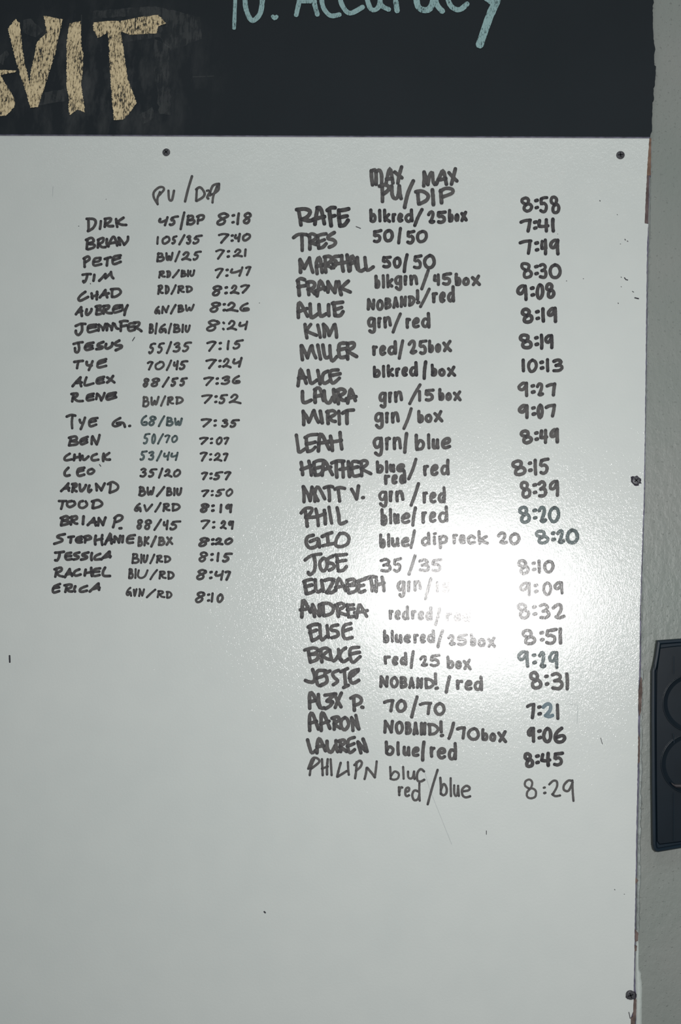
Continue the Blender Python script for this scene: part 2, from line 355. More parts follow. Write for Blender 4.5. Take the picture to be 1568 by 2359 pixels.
B_GL = {'E': '1,1 .05,.92;.05,.92 .15,.05;.15,.05 1,.12;.1,.5 .9,.57', 'L': '.05,1 .15,.05;.15,.05 1,.12',
        '4': '~.18,.92 .1,.6 .12,.45;~.1,.42 .5,.4 .98,.45;.78,1 .82,0', '7': '~0,.82 .4,.95 .95,.98;.9,.98 .72,0', '1': '.4,1 .6,0',
        'T': '~0,.85 .3,.97 1,1;.5,.95 .55,0', '9': '~.85,.95 .5,1 .1,.75 .15,.5 .5,.5 .85,.88;.88,1 .92,0', 'I': '.35,1 .65,0',
        'C': '~.95,.98 .5,.85 .15,.5 .2,.08 .5,0 .95,.15', 'J': '~0,.75 .4,.92 1,1;~.62,.92 .62,.35 .45,.03 .2,.0 .1,.15', '!': '.3,1 .45,.28;.5,.0 .6,.0',
        '2': '~.05,.75 .35,.98 .7,.95 .72,.6 .35,.08;~.3,.08 .6,.0 1,.14'}
A_GL = {
'A': '0,0 .6,1;.62,1 .9,.0;.25,.34 .95,.42', 'B': '.2,1 .05,0;~.12,.95 .7,.97 .78,.68 .3,.5;~.3,.5 .95,.48 1,.2 .55,.0 .05,.06',
'C': '~.8,1 .3,.65 .05,.2 .3,.0 1,.22', 'D': '.15,.95 .08,0;~.02,.97 .7,.93 1,.5 .6,.1 .08,.03', 'E': '~.92,1 .4,.85 .06,.4 .25,.02 .98,.16;~.25,.5 .6,.52 .85,.66',
'F': '.15,.9 .1,0;~.0,.75 .4,1 .95,.95;.15,.5 .8,.6', 'G': '~.8,1 .3,.7 .02,.2 .3,.05 .75,.35;~.4,.42 .85,.45 .95,.0', 'H': '.15,1 .0,0;1,1 .8,0;.1,.48 .9,.58',
'I': '.7,1 .3,0', 'J': '~0,.82 .4,.95 1,1;~.6,.92 .5,.25 .2,0 .02,.25', 'K': '.22,1 .05,0;.95,1 .25,.45;.25,.48 1,.2', 'L': '~.3,1 .05,.3 .2,.02 1,.15',
'M': '.0,0 .3,.8;.3,.8 .45,.3;.45,.3 .8,1;.8,1 1,.15', 'N': '.02,.02 .15,.95;.15,.95 .65,.1;.65,.1 1,1', 'O': '~.6,1 .1,.65 .12,.1 .55,.04 .97,.5 .8,.95 .45,.95',
'P': '.22,.95 .1,0;~.02,.85 .5,1 .98,.88 .8,.55 .2,.42', 'R': '.2,.92 .02,0;~.08,.93 .65,1 .8,.75 .25,.47;~.3,.45 .6,.15 1,.08', 'S': '~1,1 .45,.88 .3,.65 .8,.4 .6,.15 0,0',
'T': '~0,.88 .3,.95 1,1;.5,.95 .38,0', 'U': '~.08,.9 .02,.3 .3,.03 .75,.3 .97,1', 'V': '~.1,.8 .3,.05 .45,.1 .95,.9', 'W': '~.05,.95 .08,.3 .25,.1 .5,.6;~.5,.55 .55,.2 .75,.15 1,1',
'X': '.1,1 1,.05;.8,.95 0,0', 'Y': '~.02,.95 .15,.6 .6,.62;1,1 .35,0', '0': '~.6,1 .1,.65 .1,.12 .45,.0 .92,.45 .85,.92 .5,1', '1': '.75,1 .25,0',
'2': '~.15,.72 .45,1 .75,.82 .5,.4 .03,.1;~.03,.12 .4,.2 1,.0', '3': '~.12,.85 .55,1 .85,.88 .4,.55;~.4,.55 .85,.48 .7,.15 .35,.0 0,.1', '4': '~.15,.85 .0,.5 .35,.45 .85,.62;1,1 .75,0',
'5': '~1,1 .65,.98 .32,.9;~.34,.9 .15,.58 .5,.55 .58,.3 .35,.05 .05,.0 0,.12', '6': '~.9,1 .3,.7 .0,.3 .3,.03 1,.1 .95,.32 .45,.3', '7': '~0,.88 .5,1 .95,.93;~.95,.93 .6,.5 .2,0',
'8': '~.85,.9 .55,1 .15,.8 .4,.58 .7,.35 .5,.05 .15,.02 .05,.25 .45,.52 .95,.75 .8,.95', '9': '~.9,.85 .5,1 .08,.72 .3,.5 .88,.85;1,1 .8,0', ':': '.4,.8 .55,.75;.3,.15 .45,.1',
'i': '.75,.4 .3,0;.7,.95 .85,.95', '/': '.98,1.12 .02,-.15'}
NARROW = {'I': .36, '1': .34, 'l': .34, ':': .42, '.': .4, '!': .36, 'i': .4}
WIDE = {'M': 1.3, '#': 1.3, '/': 3, '\\': 3, '|': 3, 'W': 1.3, '%': 1.1, 'H': 1.1, 'N': 1.05}
CROPS = {'LA': (120, 390, 3.136), 'LB': (120, 590, 3.136), 'LC': (120, 770, 3.136), 'LD': (100, 940, 3.136), 'LE': (100, 1110, 3.136),
         'RA': (670, 370, 3.409), 'RB': (670, 570, 3.409), 'RC': (670, 770, 3.409), 'RD': (670, 970, 3.409), 'RE': (670, 1170, 3.409),
         'RF': (670, 1370, 3.015), 'RG': (670, 1590, 3.015),
         'TA': (1120, 430, 6.533), 'TB': (1120, 690, 6.533), 'TC': (1120, 970, 6.533), 'TD': (1120, 1220, 6.533), 'TE': (1120, 1480, 6.208)}
def write(ik, crop, text, y, xs, w, hand):
    ox, oy, s = CROPS[crop]
    xs = [ox+x/s for x in xs]; ytl, ytr, ybl, ybr = [oy+q/s for q in (y if len(y) == 4 else (y[0], y[0], y[1], y[1]))]
    X0, X1 = xs[0], xs[-1]
    if text not in '\\:.!|': w = min(w, 0.265*(ybl-ytl)+0.3)
    for i, ch in enumerate(text):
        a, b = xs[i], xs[i+1]
        tm = (a-X0)/max(1e-6, X1-X0)
        h = (ybl+(ybr-ybl)*tm) - (ytl+(ytr-ytl)*tm)
        mw = (NARROW.get(ch, WIDE.get(ch, 0.98)) if hand == 'B' else NARROW.get(ch, WIDE.get(ch, 1.2))*1.1)*h
        if i < len(text)-1 and ch not in NARROW: b -= 0.03*h
        b = min(b, a+mw)
        src = (B_GL if hand == 'B' else A_GL).get(ch) or GL[ch]

        hw = w*0.46
        ax, bx = a+hw, max(b-hw, a+hw+0.6)
        if ch in NARROW and i < len(text)-1: pass
        for st in src.split(';'):
            sm = st[0] == '~'
            P = []
            for q in st.lstrip('~').split():
                gx, gy = [float(z) for z in q.split(',')]
                if ch not in ':.!/\\|': gx += random.uniform(-.035, .035); gy += random.uniform(-.025, .025)
                px = ax+(bx-ax)*gx
                t = (px-X0)/max(1e-6, X1-X0); t = min(1.1, max(-.1, t))
                yt = ytl+(ytr-ytl)*t+hw; yb = ybl+(ybr-ybl)*t-hw
                P.append((px, yb+(yt-yb)*gy))
            if sm: P = catmull(P)
            elif len(P) == 2:                                    # a hand-drawn straight stroke bows a little
                (x0, y0), (x1, y1) = P; L = math.hypot(x1-x0, y1-y0); o_ = random.uniform(-.03, .03)
                P = catmull([P[0], ((x0+x1)/2-(y1-y0)*o_, (y0+y1)/2+(x1-x0)*o_), P[1]])
            ik.stroke(P, w*(1.08 if ch in ':.' else 1)*random.uniform(.94, 1.06))

def traced(ik, crop, letters, w):
    ox, oy, s = CROPS[crop]
    for st in letters.replace('|', ';').split(';'):
        P = [tuple(float(z) for z in q.split(',')) for q in st.lstrip('~').split()]
        P = [(ox+a/s, oy+b/s) for a, b in P]
        if st[0] == '~': P = catmull(P)
        elif len(P) == 2:
            (x0, y0), (x1, y1) = P; o_ = random.uniform(-.03, .03)
            P = catmull([P[0], ((x0+x1)/2-(y1-y0)*o_, (y0+y1)/2+(x1-x0)*o_), P[1]])
        ik.stroke(P, w*random.uniform(.94, 1.06))

# teal chalk line "10. Accuracy", its top half above the frame
def S2(*p): return [(500+u/2.306, v/2.306) for u, v in p]
for strokes in ([([(101, -90), (96, 0), (90, 148)], 9)],
                [([(195, -95), (155, -60), (150, 30), (175, 100), (200, 105), (232, 60), (238, -40), (200, -95)], 11.5)],
                [([(296, 88), (306, 98), (316, 88)], 9)],
                [([(470, -135), (440, -10), (420, 78)], 11), ([(470, -135), (505, -20), (532, 76)], 11), ([(432, 8), (520, 8)], 9)],
                [([(655, -50), (610, -72), (560, -30), (562, 35), (600, 82), (648, 78)], 11)],
                [([(745, -60), (700, -75), (655, -30), (665, 30), (705, 70), (772, 38)], 11)],
                [([(795, -75), (798, 0), (822, 52), (860, 30), (868, -75)], 11), ([(868, -75), (868, 20), (915, 52)], 11)],
                [([(940, -80), (948, 0), (956, 62)], 12), ([(948, -20), (975, -70), (1030, -80)], 11)],
                [([(1150, -50), (1100, -75), (1060, -30), (1070, 40), (1120, 52), (1145, 10), (1150, -60)], 14), ([(1150, -60), (1165, 20), (1198, 62)], 13)],
                [([(1320, -50), (1270, -75), (1225, -30), (1240, 30), (1285, 52), (1330, 18)], 12)],
                [([(1380, -110), (1410, -30), (1455, 10)], 13), ([(1520, -110), (1480, 10), (1445, 90), (1395, 235)], 19)]):
    ik = Ink(YC-0.0006)
    for P, w in strokes: ik.stroke(catmull(S2(*P)) if len(P) > 2 else S2(*P), w)
    obj('chalk_letter', ik.v, ik.f, M_teal, chalkboard)

# ------------------------------------------------------------------ whiteboard
wb_edge = [(1495, 318), (1491, 374), (1487, 450), (1484.4, 514.5), (1492.7, 516), (1490, 563), (1489, 623), (1488, 700), (1486, 900), (1484, 1050), (1483, 1090), (1482, 1160),
           (1478, 1270), (1473.5, 1400), (1472.5, 1522), (1469.5, 1595), (1469, 1725), (1465.5, 1888), (1463, 2051), (1461, 2173), (1460, 2240), (1458, 2330), (1452, 2345), (1452, 2368), (1456, 2500), (1450, 2760)]
whiteboard = empty('whiteboard', pt(700, 2760, 0), 'large white glossy board covered in handwritten names, scores and times, screwed below the chalkboard', 'board')
e1 = rough_line(wb_edge, 5, 0.45, rr)
vs, fs = prism([(-520, 309.4), (0, 311.5)] + e1 + [(-520, 2760)], -0.0025, YB)
obj('surface', vs, fs, M_white, whiteboard)
back = [(1499.5, 318), (1499, 405), (1496, 407), (1493, 514), (1493.6, 560), (1491.5, 600), (1490.5, 700), (1487.5, 900), (1485.6, 1050), (1484.6, 1160), (1480, 1270), (1475.8, 1400), (1476, 1522), (1474.5, 1580), (1474, 1650), (1472.5, 1750),
        (1468.5, 1888), (1465.5, 2051), (1463.5, 2173), (1462, 2240), (1464.5, 2300), (1465, 2345), (1462, 2500), (1456, 2760)]
vs, fs = prism([(-520, 312), (0, 313)] + rough_line(back, 5, 0.6, rr) + [(-520, 2758)], -0.0002, -0.0027)
obj('backing', vs, fs, M_violet, whiteboard, 'violet grey rough edge of the backing')
def strip(name, poly, mt, y0, y1, label, step=4, amp=.6):
    p = rough_line(poly+[poly[0]], step, amp, rr)[:-1]
    vs, fs = prism(p, y0, y1); return obj(name, vs, fs, mt, whiteboard, label)
strip('torn_edge', [(1493.5, 318.5), (1499.6, 318.5), (1498.6, 404), (1488.5, 404), (1490.5, 374)], M_tanedge, -0.0026, -0.0036, 'bare tan fibreboard at the top right corner', amp=.3)
strip('torn_edge', [(1488.7, 404.5), (1494.6, 404.5), (1492.2, 514.6), (1484, 514.6)], M_brown, -0.0026, -0.0037, 'brown fibreboard strip beside the wall', amp=.3)
for poly in ([(1475.5, 1560), (1478, 1562), (1479, 1590), (1476, 1640), (1472, 1650), (1469, 1600)], [(1469.5, 1690), (1473.5, 1700), (1473, 1755), (1469.5, 1760)],
             [(1462, 2140), (1470, 2150), (1469, 2168), (1462.5, 2170)], [(1461.5, 2178), (1467, 2180), (1466, 2190), (1461.5, 2192)], [(1462, 2020), (1470, 2028), (1463, 2038)],
             [(1457.5, 2306), (1464.5, 2300), (1466, 2306), (1464, 2345), (1462, 2362), (1452, 2362), (1452, 2346), (1457, 2343)]):
    strip('torn_edge', poly, M_chip, -0.0026, -0.0040, 'rusty brown chipped edge', 3, .5)

# screws
def screw(u, v, rpx, rot, Y, label=None, tilt=0):
    r = rpx*D/F*1.02; cpt = pt(u, v, Y)
    vs, fs = [], []
    n = 28
    prof = [(1.0, 0.0), (1.0, -0.0005), (0.93, -0.0010), (0.60, -0.00125), (0.30, -0.0013)]
    for k, (q, y) in enumerate(prof):
        for i in range(n):
            a = 2*math.pi*i/n; vs.append((cpt.x+math.cos(a)*q*r, Y+y, cpt.z+math.sin(a)*q*r))
        if k:
            for i in range(n):
                j = (i+1) % n; b0 = (k-1)*n; fs.append((b0+i, b0+j, b0+n+j, b0+n+i))
    fs.append([4*n+i for i in range(n)])
    o = obj('screw', vs, fs, M_screw, whiteboard, label)
    # cross recess: flat dark arms on the head face, recess shade put into the colour
    vs, fs = [], []
    for k in range(4):
        a = rot+k*math.pi/2; ca, sa = math.cos(a), math.sin(a); b0 = len(vs)
        for (l, w_, y) in ((0, .13, -0.00136), (.56, .12, -0.00136), (.62, .07, -0.00136), (.62, -.07, -0.00136), (.56, -.12, -0.00136), (0, -.13, -0.00136), (.1, 0, -0.0012)):
            vs.append((cpt.x+(l*ca-w_*sa)*r, Y+y, cpt.z+(l*sa+w_*ca)*r))
        fs.append([b0+i for i in range(6)])
    obj('cross_recess', vs, fs, M_recess, o)
    return o
screw(383, 351, 9.2, 0.75, YB, 'dark screw above the left columns')
screw(1428.5, 357.5, 9.4, 0.12, YB, 'grey screw in the top right corner')
# torn star-shaped hole around the middle screw
star = [(1452.3, 1098.5), (1457, 1096.7), (1461, 1097.8), (1467, 1095.3), (1470.5, 1099), (1476, 1103), (1476.5, 1107), (1475, 1110), (1478, 1113.7), (1471, 1114), (1471, 1118.5), (1466, 1119.6), (1461.5, 1119), (1453, 1110), (1453, 1104)]
vs, fs = prism(star, YB, YB-0.00025); obj('torn_hole', vs, fs, M_torn, whiteboard, 'dark torn hole round the middle screw')
screw(1464.6, 1106.9, 8.6, 0.78, YB-0.0003, 'screw in a torn hole at the middle of the right edge')
vs, fs = prism([(1441, 2289), (1446, 2282.5), (1454, 2283.5), (1462, 2284.5), (1466, 2291), (1465.5, 2298), (1461, 2302), (1445, 2302), (1440.5, 2298)], YB, YB-0.00025)
obj('torn_hole', vs, fs, M_torn, whiteboard, 'dark torn hole round the lowest screw')
screw(1451.5, 2292, 9.8, 0.4, YB-0.0003, 'violet grey screw near the bottom right corner')

# ------------------------------------------------------------------ the writing on the whiteboard
# (part name, ink, width, hand, [(crop, text, (top left, top right, bottom left, bottom right), x of each glyph and the end)...])
L_, T_ = 6.5, 6.5
ROWS = [
('written_heading', 'g', 5.8, 'A', [('LA', '=', '~762,252 735,205 735,165 770,132 800,130 806,150 765,195;~762,252 760,212 778,165|~840,155 845,215 865,222 880,155|1010,50 960,232|~1045,140 1040,228;~1040,145 1070,130 1100,170 1090,200 1045,228|1118,155 1130,152;~1140,165 1120,200 1128,212|~1205,105 1160,120 1135,190 1150,180;~1205,110 1200,150 1160,180;~1190,125 1165,190 1158,240')]),
('written_name', 'k', L_, 'A', [('LA', '=', '262,365 262,445;~250,358 300,360 315,385 295,425 255,448|352,375 345,430|385,360 380,415;~380,358 425,355 415,380 385,395;~385,395 410,410 440,410|462,360 470,415;515,350 465,385;~470,385 500,400 535,402')]),
('written_score', 'k', L_*.95, 'A', [('LA', '45|BP', (343, 320, 413, 403), [763, 842, 918, 966, 1038, 1106])]),
('written_time', 'k', L_*.95, 'A', [('LA', '8:18', (312, 308, 411, 396), [1183, 1288, 1326, 1375, 1447])]),
('written_name', 'k', L_, 'A', [('LA', '=', '255,510 250,575;~245,510 285,495 300,520 265,535;~265,540 305,545 300,565 255,580|335,510 330,565;~330,510 370,495 365,525 335,540;~340,545 360,562 385,562|~395,505 395,540 410,560|~405,555 430,500 450,490 470,550;420,535 470,525|480,495 490,545;~485,495 505,520 520,545;~520,545 545,515 548,485')]),
('written_score', 'k', L_*.85, 'A', [('LA', '105/35', (482, 470, 545, 545), [750, 785, 860, 908, 966, 1012, 1090])]),
('written_time', 'k', L_*.9, 'A', [('LA', '7:40', (460, 460, 545, 516), [1195, 1285, 1312, 1366, 1440])]),
('written_name', 'k', L_, 'A', [('LA', '=', '235,640 235,708;~228,645 260,630 270,650 240,672|~350,640 310,645 297,670 305,695 355,685;~305,668 335,665 350,650|380,648 425,635;400,645 395,695|~495,622 450,630 437,655 445,685 495,668;445,655 490,640')]),
('written_score', 'k', L_*.85, 'A', [('LA', 'BW/25', (600, 586, 674, 658), [750, 815, 880, 930, 1013, 1083])]),
('written_time', 'k', L_*.85, 'A', [('LA', '7:21', (577, 570, 658, 632), [1177, 1255, 1303, 1383, 1410])]),
('written_name', 'k', L_, 'A', [('LB', '=', '~220,135 250,130 282,130;~255,135 245,170 230,192 225,180|305,135 298,180|340,178 385,130;385,130 385,160;~385,160 420,125 425,115;~425,115 430,145 442,160')]),
('written_score', 'k', L_*.85, 'A', [('LB', 'RD/BIU', (104, 95, 162, 150), [766, 823, 862, 925, 973, 990, 1034])]),
('written_time', 'k', L_*.85, 'A', [('LB', '7:47', (86, 68, 168, 140), [1174, 1245, 1280, 1393, 1441])]),
('written_name', 'k', L_, 'A', [('LB', '=', '~240,258 205,285 190,310 205,322 260,295|285,270 290,305;325,258 322,312;285,295 328,278|345,298 385,245;~385,245 388,270 398,298;365,280 410,268|435,240 432,290;~425,240 480,238 495,265 460,292 430,295')]),
('written_score', 'k', L_*.82, 'A', [('LB', 'RD/RD', (205, 212, 282, 265), [758, 812, 852, 903, 963, 1017])]),
('written_time', 'k', L_*.9, 'A', [('LB', '8:27', (210, 202, 294, 270), [1148, 1238, 1282, 1356, 1431])]),
('written_name', 'k', L_, 'A', [('LB', '=', '172,420 210,370;~210,370 210,400 215,435;190,405 220,395|~250,385 245,415 255,425 280,400 285,378|325,360 318,420;~315,365 350,358 345,380 325,388;~325,390 360,395 355,415 318,422|375,360 372,415;~370,362 410,358 405,378 375,390;~380,392 400,410 430,412|~492,355 455,360 440,385 450,408 498,395;445,385 490,372|~505,355 510,385 525,388 545,355;~545,355 530,390 522,425')]),
('written_score', 'k', L_*.82, 'A', [('LB', 'GN/BW', (360, 343, 424, 402), [736, 786, 850, 902, 956, 1030])]),
('written_time', 'k', L_*.9, 'A', [('LB', '8:26', (325, 333, 412, 404), [1134, 1230, 1250, 1350, 1426])]),
('written_name', 'k', L_, 'A', [('LB', '=', '~170,505 205,490 240,490;~215,492 215,540 190,570 172,555 172,535|~320,495 270,500 258,520 265,550 325,535;262,520 315,512|335,538 338,495;~338,495 360,515 368,535;368,535 385,490|395,535 398,490;~398,490 425,512 430,535;430,535 440,485|~450,490 465,520 480,525|~495,540 498,490 500,480;~490,475 520,468 545,470;500,508 540,500|~600,485 560,488 548,515 560,540 600,530;550,512 595,508|~590,480 630,480 620,505 590,512;~600,515 630,530 648,545')]),
('written_score', 'k', L_*.85, 'A', [('LB', 'B/G/BIU', (485, 490, 563, 555), [696, 738, 766, 833, 870, 930, 956, 1002])]),
('written_time', 'k', L_*.85, 'A', [('LB', '8:24', (455, 465, 548, 537), [1106, 1220, 1260, 1343, 1416])]),
('written_name', 'k', L_, 'A', [('LB', '=', '~155,635 190,625 220,622;~190,630 195,670 185,695 168,690 165,665|~298,625 255,635 237,660 250,678 298,665;240,655 290,648|~370,620 335,635 330,650 365,655 355,668 320,672|~390,635 385,660 400,668 430,650 435,625|~485,610 455,630 465,645 500,645 500,660 455,682')]),
('written_score', 'k', L_*.85, 'A', [('LB', '55/35', (626, 616, 710, 692), [694, 756, 818, 870, 938, 1012])]),
('written_time', 'k', L_*.85, 'A', [('LB', '7:15', (614, 600, 698, 670), [1114, 1195, 1257, 1303, 1386])]),
('written_name', 'k', L_, 'A', [('LC', '=', '160,200 225,192;190,200 180,245|~250,200 252,222 285,225;~292,195 280,225 265,258|~390,180 340,195 328,220 335,240 390,228;335,212 385,195')]),
('written_score', 'k', L_*.85, 'A', [('LC', '70/45', (193, 186, 262, 260), [684, 737, 818, 870, 916, 983])]),
('written_time', 'k', L_*.85, 'A', [('LC', '7:24', (178, 163, 257, 241), [1108, 1195, 1226, 1298, 1374])]),
('written_name', 'k', L_, 'A', [('LC', '=', '148,375 205,312;~205,312 200,340 210,375;175,352 215,348|~248,312 235,350 240,370 298,355|~375,308 335,318 322,338 330,355 378,345;330,335 370,325|398,312 452,350;~440,302 420,330 398,348')]),
('written_score', 'k', L_*.9, 'A', [('LC', '88/55', (313, 309, 387, 376), [653, 709, 788, 853, 916, 980])]),
('written_time', 'k', L_*.85, 'A', [('LC', '7:36', (307, 295, 380, 360), [1093, 1175, 1217, 1298, 1360])]),
('written_name', 'k', L_, 'A', [('LC', '=', '155,435 145,485;~140,432 180,428 180,445 150,462;~155,462 185,482 225,482|~300,430 260,440 250,465 260,478 302,470;255,458 298,448|325,430 318,470;~325,430 345,450 355,478;~355,475 370,450 378,425|~460,422 410,432 395,450 400,472 462,455;400,450 455,438')]),
('written_score', 'g', L_*.82, 'A', [('LC', 'BW/RD', (446, 448, 530, 505), [649, 706, 777, 827, 888, 952])]),
('written_time', 'k', L_*.85, 'A', [('LC', '7:52', (433, 428, 507, 506), [1078, 1165, 1201, 1273, 1367])]),
('written_name', 'k', L_*.95, 'A', [('LD', '=', '~168,62 200,50 230,55;~210,58 205,100 208,150|~262,85 268,105 290,108;~300,70 285,115 268,155|~390,72 345,80 330,105 340,132 385,118;340,102 380,92|~555,72 515,95 500,120 520,132 560,118;~530,110 560,105 580,112 588,135|620,130 628,128')]),
('written_score', 't', L_*.82, 'A', [('LD', '68/BW', (45, 70, 132, 134), [701, 756, 823, 883, 941, 1005])]),
('written_time', 'k', L_*.85, 'A', [('LD', '7:35', (70, 80, 142, 144), [1134, 1223, 1284, 1343, 1417])]),
('written_name', 'k', L_, 'A', [('LD', '=', '198,212 185,268;~185,215 230,205 240,225 200,240;~200,240 245,245 240,262 185,270|~320,208 275,225 267,250 280,262 320,245;275,240 315,228|~348,260 350,215 355,205;~355,205 370,235 385,262;~385,262 398,225 405,195')]),
('written_score', 't', L_*.75, 'A', [('LD', '50/70', (178, 196, 264, 252), [718, 777, 818, 874, 921, 974])]),
('written_time', 'k', L_*.85, 'A', [('LD', '7:07', (207, 206, 267, 269), [1123, 1198, 1243, 1299, 1344])]),
('written_name', 'k', L_, 'A', [('LD', '=', '~190,330 160,350 152,370 165,378 208,370|225,338 220,378;262,332 265,378;222,360 265,352|~282,345 285,370 300,372 325,350|~385,332 355,345 347,365 360,378 400,372|~435,330 430,355 432,382;475,325 440,350;~435,352 455,372 480,372')]),
('written_score', 't', L_*.78, 'A', [('LD', '53/44', (304, 316, 380, 383), [694, 754, 810, 863, 916, 975])]),
('written_time', 'k', L_*.82, 'A', [('LD', '7:27', (313, 322, 390, 388), [1127, 1190, 1227, 1296, 1338])]),
('written_name', 'k', L_, 'A', [('LD', '=', '~180,432 155,460 155,485 170,490 190,485|~295,432 255,440 245,465 255,490 298,480;245,462 290,450|~350,440 325,450 322,472 345,475 368,455 350,440')]),
('written_score', 'k', L_*.85, 'A', [('LD', '35/20', (430, 440, 503, 502), [693, 755, 826, 869, 933, 997])]),
('written_time', 'k', L_*.85, 'A', [('LD', '7:57', (460, 455, 524, 522), [1137, 1194, 1223, 1303, 1361])]),
('written_name', 'k', L_, 'A', [('LD', '=', '128,600 180,545;~180,545 175,570 185,600;150,582 188,578|218,552 208,605;~208,550 236,547 236,565 213,576;~216,580 226,595 240,602|~262,552 264,582 273,602 298,575 308,552|~332,560 324,585 328,608 345,592|385,595 380,548;~380,548 405,575 418,595;~418,595 430,570 442,545|485,550 478,610;~465,550 500,535 538,560 530,590 480,612')]),
('written_score', 'k', L_*.88, 'A', [('LD', 'BW/BIU', (563, 573, 640, 637), [683, 742, 808, 883, 934, 956, 1004])]),
('written_time', 'k', L_*.9, 'A', [('LD', '7:50', (588, 578, 646, 640), [1137, 1204, 1240, 1313, 1374])]),
('written_name', 'k', L_, 'A', [('LD', '=', '112,672 165,672;~140,678 135,705 128,728|~205,672 175,680 172,705 195,715 228,695 220,675|~285,672 262,680 258,712 285,722 315,700 305,675|365,672 355,722;~350,675 395,665 425,690 405,712 355,725')]),
('written_score', 'k', L_*.88, 'A', [('LD', 'GV/RD', (684, 684, 754, 748), [653, 713, 797, 857, 923, 990])]),
('written_time', 'k', L_*.95, 'A', [('LD', '8:19', (684, 693, 758, 760), [1126, 1206, 1268, 1308, 1367])]),
('written_name', 'k', L_, 'A', [('LE', '=', '140,258 128,312;~125,262 165,248 180,265 142,282;~142,282 185,288 180,302 128,315|205,252 198,308;~192,258 235,248 240,268 205,280;~210,282 230,300 245,302|290,250 285,305|320,312 365,262;~365,262 370,290 378,315;335,295 380,290|395,315 400,262;~400,262 415,285 430,312;430,312 448,258|520,255 503,328;~512,262 540,242 570,250 560,275 522,292|550,336 566,335')]),
('written_score', 'k', L_*.85, 'A', [('LE', '88/45', (266, 278, 347, 352), [670, 723, 790, 860, 908, 994])]),
('written_time', 'k', L_*.85, 'A', [('LE', '7:29', (268, 280, 347, 346), [1133, 1212, 1273, 1330, 1376])]),
('written_name', 'k', L_, 'A', [('LE', '=', '~155,378 110,388 100,400 135,415 130,430 78,448|180,400 222,395;~200,400 198,420 195,440|~275,395 245,405 235,425 250,438 280,435;238,420 275,415|300,398 300,440;~292,400 325,390 345,405 330,415 302,420|~378,390 372,420 375,455;~425,385 420,420 425,455;372,425 425,412|~445,450 480,380 485,378 492,445;455,425 495,415|512,435 515,395;~515,395 535,415 545,438;545,438 555,390|575,392 570,438|~660,385 620,392 605,415 610,440 650,438;608,412 650,410')]),
('written_score', 'g', L_*.9, 'A', [('LE', 'BK/BX', (392, 395, 470, 461), [678, 720, 770, 823, 883, 940])]),
('written_time', 'k', L_*.95, 'A', [('LE', '8:20', (398, 402, 475, 453), [1113, 1208, 1233, 1303, 1374])]),
('written_name', 'k', L_, 'A', [('LE', '=', '85,512 148,505;~118,512 112,545 98,568 82,565|~200,512 165,520 158,545 170,562 205,558;162,540 200,535|~260,510 225,520 225,532 255,540 245,555 215,562|~325,510 285,522 285,535 315,540 305,555 272,562|~350,515 345,540 348,565|~410,520 378,535 368,555 380,562 412,558|~418,560 470,510 478,505;~478,505 478,530 482,548;435,548 485,538')]),
('written_score', 'k', L_*.82, 'A', [('LE', 'BIU/RD', (513, 532, 594, 587), [634, 696, 716, 762, 811, 868, 924])]),
('written_time', 'k', L_*.92, 'A', [('LE', '8:15', (500, 511, 582, 584), [1117, 1198, 1246, 1288, 1370])]),
('written_name', 'k', L_, 'A', [('LE', '=', '95,625 85,688;~80,632 125,620 130,640 92,660;~95,660 115,678 145,685|155,688 190,630;~190,630 195,655 208,682;165,668 205,662|~260,632 230,645 220,665 235,678 272,668|305,635 298,678;~345,622 345,650 350,680;302,660 345,652|~410,625 370,632 357,655 365,680 410,672;360,652 405,648|~445,620 430,650 435,678 485,680')]),
('written_score', 'k', L_*.82, 'A', [('LE', 'BIU/RD', (620, 646, 704, 708), [611, 654, 676, 762, 831, 893, 947])]),
('written_time', 'k', L_*.92, 'A', [('LE', '8:47', (626, 640, 710, 718), [1098, 1190, 1233, 1308, 1357])]),
('written_name', 'k', L_, 'A', [('LE', '=', '~120,738 80,755 68,780 75,800 118,788;72,770 115,762|168,745 158,795;~152,748 200,742 200,762 165,775;~168,775 185,790 208,792|~230,755 222,780 230,795|~315,752 275,768 262,785 275,795 318,785|~335,792 385,745 398,735;~398,735 398,755 402,782;355,775 405,765')]),
('written_score', 'k', L_*.78, 'A', [('LE', 'GVN/RD', (756, 790, 827, 848), [594, 643, 683, 736, 818, 883, 932])]),
('written_time', 'k', L_*.92, 'A', [('LE', '8:10', (783, 808, 877, 876), [1093, 1178, 1203, 1248, 1304])]),
# right hand columns
('written_heading', 'g', 9, 'B', [('RA', '=', '630,80 640,190;~635,80 665,80 668,185;~670,85 695,75 710,110 712,185|~745,185 765,90 780,65 800,175;750,145 795,140|815,90 870,135;868,50 838,182|1045,90 1042,198;~1045,92 1065,150 1075,190;~1075,188 1090,110 1110,95 1115,160 1130,190|~1140,185 1170,120 1195,80 1220,185;1160,150 1215,140|1240,95 1305,162;1290,65 1258,190|715,200 718,320;~695,200 735,190 768,205 760,235 725,262|~790,200 795,270 815,298 840,280 850,200;~850,200 855,260 865,300|~960,160 920,250 895,350 893,375|995,250 1003,340;~980,245 1030,240 1075,270 1065,310 1005,342|1110,230 1118,345|1175,235 1182,330;~1172,240 1215,218 1265,225 1265,255 1190,285')]),
('written_name', 'k', 9.6, 'B', [('RA', '=', '60,390 78,505;~45,385 110,380 150,400 130,440 85,462;~85,460 140,472 175,465|210,372 187,505;~205,370 235,380 262,495;175,462 262,440|300,385 315,510;~285,390 315,370 348,370;305,440 345,432|375,390 385,510;380,392 455,378;385,448 440,435;~385,512 420,505 450,465')]),
